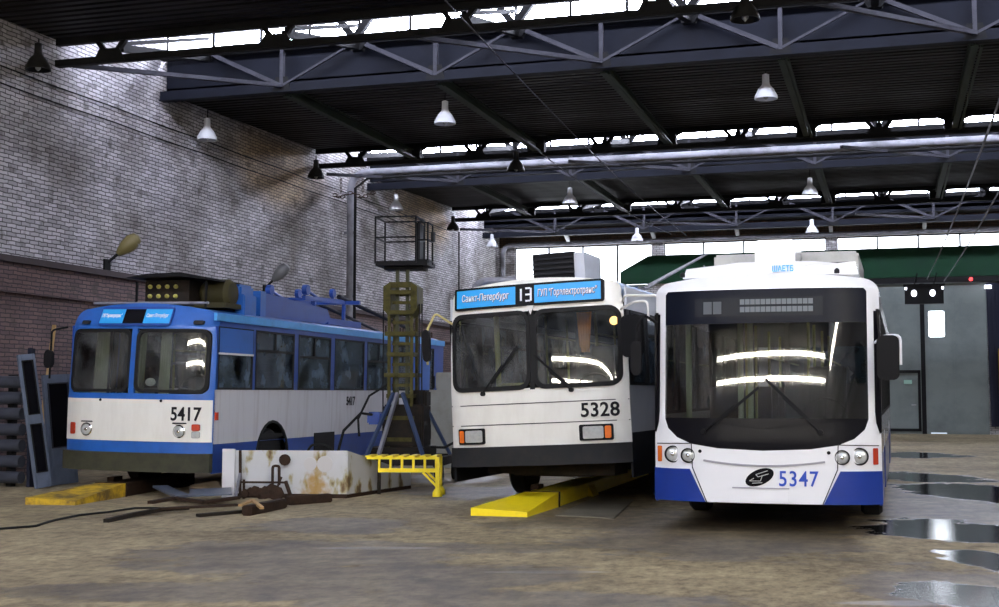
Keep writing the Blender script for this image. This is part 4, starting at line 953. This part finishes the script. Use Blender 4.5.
for i in range(2):
    bm = B(); x = -.66+i*.11; sheet(bm, [(x,2.44),(x+.095,2.44),(x+.095,2.58),(x,2.58)], FC, .004, -.006, rings=1); obj('route_display', bm, mat('grey_display%d'%i,(.10,.11,.12),.4), hb, I4)
for s in (-1, 1):
    P_ = [(s*1.19,2.46),(s*1.252,2.46),(s*1.252,1.12),(s*1.235,1.10),(s*1.20,1.22),(s*1.19,1.35)]
    if s < 0: P_ = P_[::-1]
    sheetobj('corner_window', Cb, I4, FC, P_, M['black_gloss'], .012, -.010)
    bm = B(); X0, X1 = sorted((s*1.235,s*1.256)); prism(bm, [(.34,2.46),(.56,2.46),(.56,1.25),(.45,1.05),(.32,1.12)], 'x', X0, X1); obj('corner_window', bm, M['black_gloss'], Cb, I4)
    P_ = [(s*.82,.70),(s*1.255,.70),(s*1.255,.34),(s*.64,.34)]
    if s < 0: P_ = P_[::-1]
    sheetobj('bumper_corner', Cb, I4, FC, P_, M['blue_royal'], .03, -.028, step=.06)
    for x, z, r in ((s*1.02,.86,.082),(s*.84,.85,.070)): lampround(Cb, I4, FC, x, z, r, 'headlight', M['dark_grey'])
    P_ = rrect(min(s*1.16,s*1.215),max(s*1.16,s*1.215),.77,.95,.01,2); sheetobj('turn_signal', Cb, I4, FC, P_, M['orange'] if s < 0 else M['red'], .02, -.02)
    for (a, b) in (((s*.80,.99),(s*.79,.72)),((s*.79,.72),(s*.63,.34)),((s*.80,.985),(s*1.22,.975))):
        bm = B(); P0 = Vector((a[0],FC(*a)-.002,a[1])); n = 6
        for i in range(n):
            q0 = (a[0]+(b[0]-a[0])*i/n, a[1]+(b[1]-a[1])*i/n); q1 = (a[0]+(b[0]-a[0])*(i+1)/n, a[1]+(b[1]-a[1])*(i+1)/n)
            bar(bm, (q0[0],FC(*q0)-.001,q0[1]), (q1[0],FC(*q1)-.001,q1[1]), .012,.010)
        obj('panel_gap', bm, M['dark_grey'], Cb, I4)
    lampz = B(); lathe(lampz, [(.02,-.012),(.02,.01)], (s*.70,FC(.70,.90),.90), 'y', 10); obj('bonnet_catch', lampz, M['black'], Cb, I4)
bm = B()
for i in range(12):
    x0 = -.66+i*.11; zf = lambda x: .80-.05*(1-(x/.66)**2)
    bar(bm, (x0,FC(x0,zf(x0))-.003,zf(x0)),(x0+.11,FC(x0+.11,zf(x0+.11))-.003,zf(x0+.11)),.018,.022)
obj('bonnet_crease', bm, mat('grey_crease',(.30,.30,.33),.4), Cb, I4)
sheetobj('plate_recess', Cb, I4, FC, [(-.33,.36),(.27,.36),(.27,.50),(-.33,.50)], M['white_clean'], .012, -.008)
sheetobj('plate_lip', Cb, I4, FC, [(-.34,.50),(.28,.50),(.28,.515),(-.34,.515)], mat('grey_lip',(.38,.38,.42),.4), .02, -.018)
bm = B(); em = []
for i in range(28):
    a = 2*PI*i/28; ex, ez = .165*math.cos(a), .085*math.sin(a); t_ = math.radians(24); em.append((-.04+ex*math.cos(t_)-ez*math.sin(t_), .625+ex*math.sin(t_)+ez*math.cos(t_)))
emb = sheetobj('maker_emblem', Cb, I4, FC, em, M['black_gloss'], .012, -.010)
bm = B()
for (x0,z0,x1,z1) in ((-.08,.655,.05,.70),(-.08,.655,-.055,.63),(-.055,.63,.06,.665),(-.15,.585,-.03,.585),(-.03,.585,-.01,.64),(-.15,.585,-.10,.615),(-.12,.56,-.01,.568)): bar(bm, (x0,FC(x0,z0)-.014,z0),(x1,FC(x1,z1)-.014,z1),.014,.008)
obj('emblem_mark', bm, M['lens'], emb, I4)
lettering('fleet_number', Cb, I4, FC, '5347', .38, .615, .42, .17, M['text_blue'], -.006, offset=.01, space=1.1)
wiper(Cb, I4, FC, (-.66,1.12), (-.30,1.42), -.03); wiper(Cb, I4, FC, (.62,1.12), (.22,1.50), -.03)
mirror(Cb, I4, [(1.2,.2,2.10),(1.30,.05,2.17),(1.47,.0,2.17),(1.47,.0,1.85)], (1.34,.0,1.93), .115, .24, 'side_mirror', M['white_clean'])
mirror(Cb, I4, [(-1.2,.2,2.35),(-1.34,.1,2.45),(-1.42,.08,2.3),(-1.42,.08,2.1)], (-1.42,.08,1.95), .06, .2, 'side_mirror', M['black'])
bm = B(); sheet(bm, [(-.98,2.90),(-.93,3.01),(-.45,3.045),(-.30,3.06),(.55,3.055),(.92,3.02),(.98,3.02),(1.0,3.05),(1.03,2.90)], lambda x,z: .55+.15*abs(x)**2, .5, 0, c=(0,2.96), rings=2, step=.2); rf = obj('roof_fairing', bm, M['white_clean'], Cb, I4)
for x in (-.95, .8):
    bm = B(); lathe(bm, [(.03,0),(.03,.04),(.01,.06)], (x,.5,2.9), 'z', 10); obj('roof_lamp', bm, M['dark_grey'], Cb, I4)
bm = text_bm('ШАЕТБ', .24, .07, offset=.02); bm.transform(Matrix.Translation((.20,.52,2.975))); obj('fairing_lettering', bm, M['text_cyan'], rf, I4)
bm = B(); box(bm, -.20,.28,1.3,2.4,2.9,3.40); obj('fairing_tower', bm, M['white_clean'], Cb, I4, bev=.03)
ac = B(); box(ac, -.85,.98,2.45,4.9,2.86,3.36); a_ = obj('air_conditioner', ac, mat('aged_white_plastic',(.50,.50,.46),.5,dirt=.3), Cb, I4, bev=.03)
for x0, x1 in ((-.76,-.2),(.34,.86)):
    for j in range(3):
        bm = B(); box(bm, x0, x1, 2.40, 2.46, 3.03+j*.075, 3.065+j*.075); obj('louvre_slot', bm, M['black'], a_, I4)
for i,(x, y) in enumerate(((-.8,1.1),(-.55,1.4))):
    bm = B(); tube(bm, [(x+.1,y,2.93),(x,y+.1,3.1)], .012, 5); obj('antenna', bm, M['pipe'], Cb, I4)
for x, c in ((-.95,'pole_yellow'),(-.42,'pole_yellow'),(-.3,'pole_yellow')):
    bm = B(); tube(bm, [(x,.9 if x<-.8 else 1.6,.75),(x,.9 if x<-.8 else 1.6,2.5)], .035, 8); obj('door_pole', bm, M['curtain'], Cb, I4)
# ------------------------------------------------------------------ pit guides
def pit_guide(m, m2, name, lab, loc, rz, L_):
    """y away from the viewer; low kerb rail with a flared, sloping end"""
    t = thing('pit_guide_rail', lab, 'guide rail', loc, rz)
    bm = B(); h = .20
    fl = [(-.40,0,0),(.34,0,0),(.38,1.5,0),(-.09,1.5,0)]; tops = [.10,.06,h,h]
    lo = [bm.verts.new(q) for q in fl]; hi = [bm.verts.new((q[0],q[1],tp)) for q, tp in zip(fl,tops)]
    bm.faces.new(lo); bm.faces.new(hi[::-1])
    for i in range(4): bm.faces.new((lo[i],lo[(i+1)%4],hi[(i+1)%4],hi[i]))
    obj('flared_end', bm, m, t)
    bm = B(); prism(bm, [(-.07,0),(.38,0),(.38,h),(-.07,h)], 'y', 1.53, L_); obj('rail_body', bm, m2, t, bev=.012)
    bm = B(); box(bm, -.11,.40,1.50,1.53,0,h+.01); obj('joint_plate', bm, M['rust'], t)
    bm = B(); prism(bm, [(.38,0),(.46,0),(.38,.16)], 'y', 3.4, 3.8); obj('side_bracket', bm, m2, t)
    bm = B(); box(bm, -.13,-.02,1.95,2.25,h-.02,h+.06); obj('top_clamp', bm, M['rust'], t)
    return t
pg = pit_guide(M['yellow'], M['yellow'], '', 'bright yellow guide rail with flared end under the front of trolleybus 5328', W(0.02,16.38), math.radians(.6), 9.0)
p = at(52, 505, z=0); pit_guide(M['yellow_old'], M['rust'], '', 'worn yellow guide rail with flared end before the left corner of trolleybus 5417', p, math.radians(8), 4.2)
bm = B(); q = [at(556,516,z=0),at(614,519,z=0),at(634,500,z=0),at(596,497,z=0)]
prism(bm, [(v.x,v.y) for v in q], 'z', .001, .012); tag(obj('floor_plate', bm, mat('worn_floor_steel',(.20,.18,.13),.55,.2,dirt=.5)), 'flat steel cover plate on the floor right of the bright yellow rail', 'plate')
# ------------------------------------------------------------------ white tank / skip
a = W(-4.10,19.38); b = W(-2.25,19.2); d = (b-a); ln = d.length; rz = math.atan2(d.y, d.x)
tk = thing('steel_tank', 'low white steel tank with rust stains standing before the left trolleybus wheel', 'tank', a, rz)
bm = B(); D1 = 2.0; SK = .62
hf, hb = .70, .27
lo = [(0,0,.04),(ln,0,.04),(ln+SK,D1,.04),(SK,D1,.04)]; hi = [(0,0,hf),(ln,0,hf),(ln+SK,D1,hb),(SK,D1,hb)]
lv = [bm.verts.new(q) for q in lo]; hv = [bm.verts.new(q) for q in hi]
bm.faces.new(lv[::-1]); bm.faces.new(hv)
for i in range(4): bm.faces.new((lv[i],lv[(i+1)%4],hv[(i+1)%4],hv[i]))
obj('tank_body', bm, M['tank'], tk, bev=.012)
bm = B(); box(bm, -.03,.16,-.035,0,.0,hf+.02); obj('corner_plate', bm, mat('pale_plate',(.6,.6,.6),.5), tk)
bm = B(); box(bm, 0,ln,-.03,.03,0,.06); prism(bm, [(ln-.04,0),(ln,0),(ln+SK,D1),(ln+SK-.04,D1)], 'z', 0, .06); obj('base_runner', bm, M['rust'], tk)
bm = B(); tube(bm, bend([(1.15,.3,hf-.09),(1.25,.25,hf+.08),(1.5,.25,hf+.08),(1.6,.3,hf-.09)], .08, 4), .018, 6); obj('lid_handle', bm, M['rubber'], tk)
lp = B()
for (cx, r) in ((1.30,.10),(1.52,.12)): lathe(lp, [(r,-.004),(r*.98,-.008)], (cx,0,.50), 'y', 16)
obj('old_paint_spots', lp, mat('pale_paint_spot',(.52,.51,.49),.6), tk)
for (cx, r, z) in ((.92,.085,.56),):
    bm = B(); lathe(bm, [(r,-.004),(r,-.05),(r*.6,-.06)], (cx,0,z), 'y', 12); obj('drain_cap', bm, M['rust'], tk)
# rusty frame leaning on the tank
fr = thing('rusty_trestle', 'rusty metal trestle propped against the front of the white tank', 'scrap', a, rz)
bm = B(); bar(bm, (.27,-.10,.0),(.25,-.06,.70),.035,.035); obj('upright', bm, M['rust'], fr)
bm = B(); bar(bm, (.30,-.42,.04),(.27,-.12,.36),.04,.03); obj('pale_stay', bm, M['pipe'], fr)
bm = B(); bar(bm, (.32,-.22,.24),(1.0,-.22,.24),.03,.03); bar(bm, (.36,-.22,.0),(.36,-.22,.28),.035,.03); obj('crossbar', bm, M['rust'], fr)
bm = B(); bar(bm, (.80,-.24,.0),(.92,-.2,.32),.04,.03); bar(bm, (1.08,-.22,.0),(.98,-.2,.26),.05,.04); tube(bm, bend([(.78,-.18,.2),(.78,-.18,.48),(.88,-.18,.48),(.88,-.18,.2)], .04, 4), .022, 6); obj('loop_handle', bm, M['rust'], fr)
bm = B()
for i in range(7): lathe(bm, [(.06+.01*i%3,-.02),(.07,.03)], (.40+.08*i,-.30+.03*(i%2),.08+.02*(i%3)), 'y', 7)
obj('rusty_lumps', bm, M['rust'], fr)
# scrap on the floor
def fbar(name, px0, py0, px1, py1, w, h, m, lab, z=0, z1=None, cat='scrap', grp=None):
    p = at(px0, py0, z=z); q = at(px1, py1, z=z if z1 is None else z1); bm = B(); bar(bm, p+Vector((0,0,h/2)), q+Vector((0,0,h/2)), w, h)
    return tag(obj(name, bm, M[m], bev=min(w,h)*.12), lab, cat, grp)
fbar('steel_beam', 246,516,283,508,.13,.13,'rust','short dark rusty square beam lying in front of the white tank')
fbar('steel_beam', 287,505,330,502,.14,.12,'rust','dark box beam lying along the foot of the white tank', 0)
fbar('scrap_strip', 158,510,238,506,.10,.03,'rust','dark brown flat strip lying across the middle of the scrap heap', .05)
fbar('scrap_strip', 198,517,244,513,.10,.04,'chassis','short dark strip at the front right of the scrap heap', 0)
def curved(name, pts, w, h, m, lab, z=.02):
    P = [at(x, y, z=z)+Vector((0,0,dz)) for x, y, dz in pts]; bm = B()
    for a_, b_ in zip(P, P[1:]): bar(bm, a_, b_, w, h)
    return tag(obj(name, bm, M[m]), lab, 'scrap')
curved('scrap_strip', [(106,521,.0),(130,516,.01),(160,512,.03),(188,510,.03)], .07,.05,'chassis','long curved dark strip reaching farthest left out of the scrap heap')
curved('scrap_strip', [(150,507,.06),(175,504,.08),(205,506,.05),(238,502,.06)], .09,.04,'rust','wavy dark strip lying on top of the scrap heap', .05)
bm = B(); q = [at(188,503,z=.06),at(232,501,z=.06),at(231,494,z=.06),at(190,496,z=.06)]
for i in range(1):
    prism(bm, [(v.x,v.y) for v in q], 'z', .14, .16)
tag(obj('metal_sheet', bm, M['plank_blue']), 'blue-grey metal sheet lying on the scrap heap', 'scrap')
bm = B(); P = [at(160,493,z=.05)+Vector((0,0,.1)), at(172,497,z=.05)+Vector((0,0,.07)), at(184,500,z=.05)+Vector((0,0,.05))]
for a_, b_ in zip(P,P[1:]): bar(bm, a_, b_, .22, .03)
tag(obj('metal_sheet', bm, M['plank_blue']), 'small bent grey metal plate at upper left of the scrap heap', 'scrap')
bm = B(); c = at(210,494,z=0); bmesh.ops.create_icosphere(bm, subdivisions=3, radius=1)
for v in bm.verts:
    n_ = 1+.16*math.sin(v.co.x*5+v.co.y*3)+.10*math.sin(v.co.z*7); v.co = Vector((v.co.x*.30*n_, v.co.y*.20*n_, max(-.6,v.co.z)*.12*n_+.07)) + c
tag(obj('rubble_stone', bm, M['stone']), 'pale rounded lump of stone behind the scrap heap, left of the white tank', 'stone')
curved('broken_plank', [(240,511,.07),(252,507,.09),(262,512,.05)], .05,.03,'wood','short splintered piece of wood on the rusty square beam', .06)
# cable on floor
bm = B(); pts = [at(x,y,z=.015) for x,y in ((-20,530),(10,528),(35,526),(55,520),(80,515),(108,512),(135,508),(160,508))]
sm = []
for i in range(len(pts)-1):
    for k in range(4): sm.append(pts[i].lerp(pts[i+1], k/4)+Vector((0,.02*math.sin(i+k),0)))
tube(bm, sm+[pts[-1]], .015, 6); tag(obj('power_cable', bm, M['rubber']), 'black cable lying across the floor at lower left', 'cable')
# ------------------------------------------------------------------ heating register and loose doors at left
hr = thing('heating_register', 'stack of thick dark horizontal heating pipes at the left edge of the wall', 'radiator', (0,0,0))
cu = at(27, 440, v=19.6).x; CVv = at(27,490,z=0).y
ru = at(27,487,z=0); 
for i in range(7):
    bm = B(); z = .16+i*.262; tube(bm, [(WU+.25, ru.y-.1, z),(ru.x-.04, ru.y-.1, z)], .10, 16)
    obj('heating_tube', bm, M['pipe_dark'], hr)
for xx in (-.35,-1.5):
    bm = B(); box(bm, ru.x+xx-.05, ru.x+xx+.05, ru.y-.02, ru.y+.1, 0, 1.85); obj('support_post', bm, M['truss'], hr)
def loose_door(name, lab, quad, depth, slots, m, insert=None):
    """quad: bottom-left, bottom-right pixels on the floor, height, lean"""
    (x0,y0),(x1,y1),H,lean,tilt = quad
    a = at(x0,y0,z=0); b = at(x1,y1,z=0); d = b-a; w = d.length
    t = thing(name, lab, 'door', a, math.atan2(d.y,d.x)); Rr = Matrix.Rotation(lean,4,'X') @ Matrix.Rotation(tilt,4,'Y')
    bm = B(); edges_z = [0]+[v for s in slots for v in s]+[H]
    f = .16*w if len(slots) > 1 else .12*w
    box(bm, 0,f,0,depth,0,H); box(bm, w-f,w,0,depth,0,H)
    for p_, q_ in zip(edges_z[::2], edges_z[1::2]): box(bm, f,w-f,0,depth,p_,q_)
    obj('door_frame', bm, m, t, Rr, bev=.008)
    for s in slots:
        bm = B(); box(bm, f,w-f,depth*.4,depth*.5,s[0],s[1]); obj('door_pane', bm, M['black_gloss'], t, Rr)
        bm = B(); g = .02
        for (p_,q_,r_,s_) in ((f,f+g,s[0],s[1]),(w-f-g,w-f,s[0],s[1]),(f,w-f,s[0],s[0]+g),(f,w-f,s[1]-g,s[1])): box(bm, p_,q_,-.01,.0,r_,s_)
        obj('pane_seal', bm, M['truss_light'] if len(slots)==1 else M['rubber'], t, Rr)
    return t
loose_door('bus_door_leaf', 'narrow blue-grey door leaf with two slot windows leaning by the heating pipes', ((36,489),(53,488),2.2,math.radians(-7),math.radians(-6)), .06, [(.25,1.05),(1.2,2.1)], M['slat_grey'])
loose_door('bus_door_leaf', 'wider grey door leaf with one dark window, leaning beside the trolleybus 5417', ((52,486),(79,484),1.86,math.radians(-5),math.radians(-3)), .07, [(.62,1.72)], M['slat_grey'])
bm = B(); p0 = at(30,487,z=0); bar(bm, p0, p0+Vector((-.22,.25,2.3)), .12,.06); tag(obj('leaning_board', bm, M['cloth_dark']), 'dark ragged board leaning between the heating pipes and the slotted door leaf', 'board')
bm = B(); p0 = at(35,478,z=0); bar(bm, p0, Vector((WU+.22, p0.y+1.0, 2.85)), .07,.05); tag(obj('timber_post', bm, M['wood']), 'slim pale timber post leaning on the red brick wall behind the loose doors', 'post')
# ------------------------------------------------------------------ lift tower
lc = W(-1.69, 22.6); lf = thing('lift_tower', 'telescopic maintenance lift with olive lattice mast, black basket and yellow step rack', 'lift', lc, math.radians(8))
bm = B()
for x in (-.20,.20):
    for y in (-.20,.20): bar(bm, (x,y,.5),(x,y,3.45),.05,.05)
obj('outer_mast', bm, M['olive'], lf)
bm = B()
for x in (-.08,.10): bar(bm, (x,-.1,.5),(x,-.1,3.78),.06,.06)
obj('inner_mast', bm, mat('grey_green_inner_mast',(.07,.075,.045),.5,dirt=.4,dscale=6), lf)
for k, z in enumerate((.75,1.12,1.50,1.86,2.22,2.58,2.95,3.3)):
    bm = B(); w = .26 if k%2 else .22
    for y in (-.23,.23): bar(bm, (-w,y,z),(w,y,z),.04,.07)
    for x in (-w,w): bar(bm, (x,-.23,z),(x,.23,z),.04,.07)
    box(bm, -.16,.18,-.15,.0,z-.20,z-.15); obj('mast_collar', bm, M['olive'], lf)
bm = B(); prism(bm, [(-.30,3.0),(-.18,2.86),(-.18,3.48),(-.30,3.40)], 'y', -.25,.25); prism(bm, [(.30,3.0),(.18,2.86),(.18,3.48),(.30,3.40)], 'y', -.25,.25); box(bm, -.2,.2,-.24,-.2,3.38,3.48); obj('mast_head', bm, M['olive'], lf)
for x in (-.33,.31,.36):
    bm = B(); tube(bm, [(x,-.1,.5),(x,-.1,3.1)], .012, 6); obj('lift_rope', bm, M['rubber'], lf)
bk = B(); box(bk, -.42,.50,-.35,.35,3.76,3.84); box(bk, -.3,.4,-.2,.2,3.70,3.77); fl_ = obj('basket_floor', bk, M['black'], lf)
bm = B(); r = .014
cs = [(-.42,-.35),(.30,-.35),(.50,.35),(-.20,.35)]
cs = [(-.42,-.35),(.30,-.35),(.30,.35),(-.42,.35)]
for c in cs: bar(bm, (*c,3.8),(*c,4.62),.028,.028)
for z in (4.25,4.61):
    for c0, c1 in zip(cs, cs[1:]+cs[:1]): bar(bm, (*c0,z),(*c1,z),.026,.026)
obj('basket_rails', bm, M['black'], lf)
bm = B()
for x in (.32,.50):
    for y in (-.3,.1): bar(bm, (x,y,3.8),(x,y,4.5),.028,.028)
for z in (3.85,4.2,4.5): bar(bm, (.32,-.3,z),(.50,-.3,z),.025,.025); bar(bm, (.5,-.3,z),(.5,.1,z),.025,.025)
box(bm, .31,.35,-.28,.0,3.85,4.5); obj('basket_gate', bm, M['black'], lf)
bm = B(); box(bm, .51,.56,-.1,.05,4.2,4.36); obj('control_box', bm, M['rubber'], lf)
for (x0,y0,x1,y1,m) in ((-.10,-.28,-.46,-.75,'strut_blue'),(-.02,-.32,-.24,-.80,'pipe'),(.06,-.28,.55,-.8,'strut_blue'),(.25,.2,.75,.5,'strut_blue')):
    bm = B(); bar(bm, (x0,y0,1.55),(x1,y1,.46),.06,.05); obj('support_strut', bm, M[m], lf)
bm = B(); bar(bm, (-.5,-.85,.40),(-.5,1.0,.40),.10,.14); bar(bm, (.8,-1.0,.40),(.8,1.0,.40),.10,.14)
for y in (-.8,-.2,.3,.9): bar(bm, (-.5,y,.40),(.8,y,.40),.10,.12)
box(bm, -.5,.5,-.5,.5,.42,.62); obj('lift_chassis', bm, M['chassis'], lf)
bm = B(); box(bm, -.30,.42,-.24,.40,.60,1.35); box(bm,.1,.42,.0,.4,1.3,1.6); obj('hydraulic_pack', bm, M['chassis'], lf, bev=.03)
bm = B(); box(bm, -.62,-.36,-.1,.2,1.0,1.22); obj('motor_box', bm, M['blue_dark'], lf, bev=.03)
for x in (-.58,.88):
    for y in (-.7,.8):
        bm = B(); lathe(bm, [(.1,-.06),(.19,-.05),(.19,.05),(.1,.06)], (x*.9,y,.195), 'x', 18); obj('castor_wheel', bm, M['rubber'], lf)
bm = B(); tube(bm, [(-.25,-.1,1.7),(-.55,-.2,1.5),(-.72,-.3,1.1),(-.70,-.3,.8)], .02, 8); tube(bm, [(-.4,0,1.15),(-.7,-.2,1.2),(-.95,-.4,.9),(-1.0,-.6,.5)], .025, 8); obj('hydraulic_hose', bm, M['rubber'], lf)
bm = B(); tube(bm, [(.55,-.2,.62),(.8,-.3,.62),(1.0,-.3,.72),(1.25,-.2,.82),(1.5,.1,.80)], .022, 8); obj('trailing_hose', bm, M['rubber'], lf)
# yellow rack at the near end of the chassis
rk = thing('step_rack', 'small yellow slotted step rack with one braced leg beside the white tank', 'rack', W(-1.44,19.75), math.radians(14))
bm = B(); box(bm, -.55,.55,-.24,-.20,.555,.585); box(bm, -.55,.55,.20,.24,.555,.585); tp = obj('top_rail', bm, M['yellow'], rk)
for i in range(7):
    bm = B(); x = -.52+i*.165; prism(bm, [(x-.05,-.24),(x+.04,-.24),(x+.07,.24),(x-.02,.24)], 'z', .585,.61); obj('tread', bm, M['yellow'], tp)
bm = B(); bar(bm, (-.38,-.22,.39),(.52,-.22,.39),.04,.06); obj('lower_rail', bm, M['yellow'], rk)
for i in range(6):
    bm = B(); x = -.36+i*.172; bar(bm, (x,-.22,.39),(x,-.22,.57),.035,.035); obj('baluster', bm, M['yellow'], rk)
for y in (-.22,.22):
    bm = B(); bar(bm, (.52,y,.02),(.52,y,.58),.06,.06); lathe(bm, [(.075,0),(.075,.06),(.04,.12)], (.52,y,0), 'z', 12); obj('leg', bm, M['yellow'], rk)
    bm = B(); bar(bm, (.30,y,.36),(.52,y,.14),.035,.035); obj('leg_brace', bm, M['yellow'], rk)
bm = B(); bar(bm, (-.42,.2,.0),(-.42,.2,.56),.05,.05); obj('leg', bm, M['chassis'], rk)
# grey cabinet between trolleybuses
p = at(441, 468, z=0); cb = thing('grey_cabinet', 'stained grey box cabinet between the lift and trolleybus 5328', 'cabinet', p, math.radians(2))
bm = B(); box(bm, -.30,.30,0,.7,0,1.62); obj('cabinet_body', bm, M['cabinet'], cb, bev=.02)
bm = B(); box(bm, -.16,.3,.1,.6,1.62,1.98); obj('upper_box', bm, M['cabinet'], cb, bev=.02)
bm = B(); box(bm, -.20,-.14,-.02,0,1.64,1.9); box(bm,-.28,-.22,-.02,0,.6,.9); obj('cabinet_hinge', bm, M['black'], cb)
# ------------------------------------------------------------------ light
def area(name, loc, rot, sx, sy, e, col):
    l = bpy.data.lights.new(name, 'AREA'); l.shape = 'RECTANGLE'; l.size = sx; l.size_y = sy; l.energy = e; l.color = col
    o = bpy.data.objects.new(name, l); COL.objects.link(o); o.location = loc; o.rotation_euler = rot; return o
w = bpy.data.worlds.new('world'); scene.world = w; w.use_nodes = True
w.node_tree.nodes['Background'].inputs[0].default_value = (.6,.7,.85,1); w.node_tree.nodes['Background'].inputs[1].default_value = 1
scene.view_settings.view_transform = 'Standard'; scene.view_settings.look = 'None'
scene.view_settings.gamma = 1; scene.view_settings.use_curve_mapping = False
scene.view_settings.exposure = .5
scene.cycles.max_bounces = 8; scene.cycles.diffuse_bounces = 4; scene.cycles.transparent_max_bounces = 16
scene.cycles.sample_clamp_indirect = 8
scene.cycles.use_denoising = True
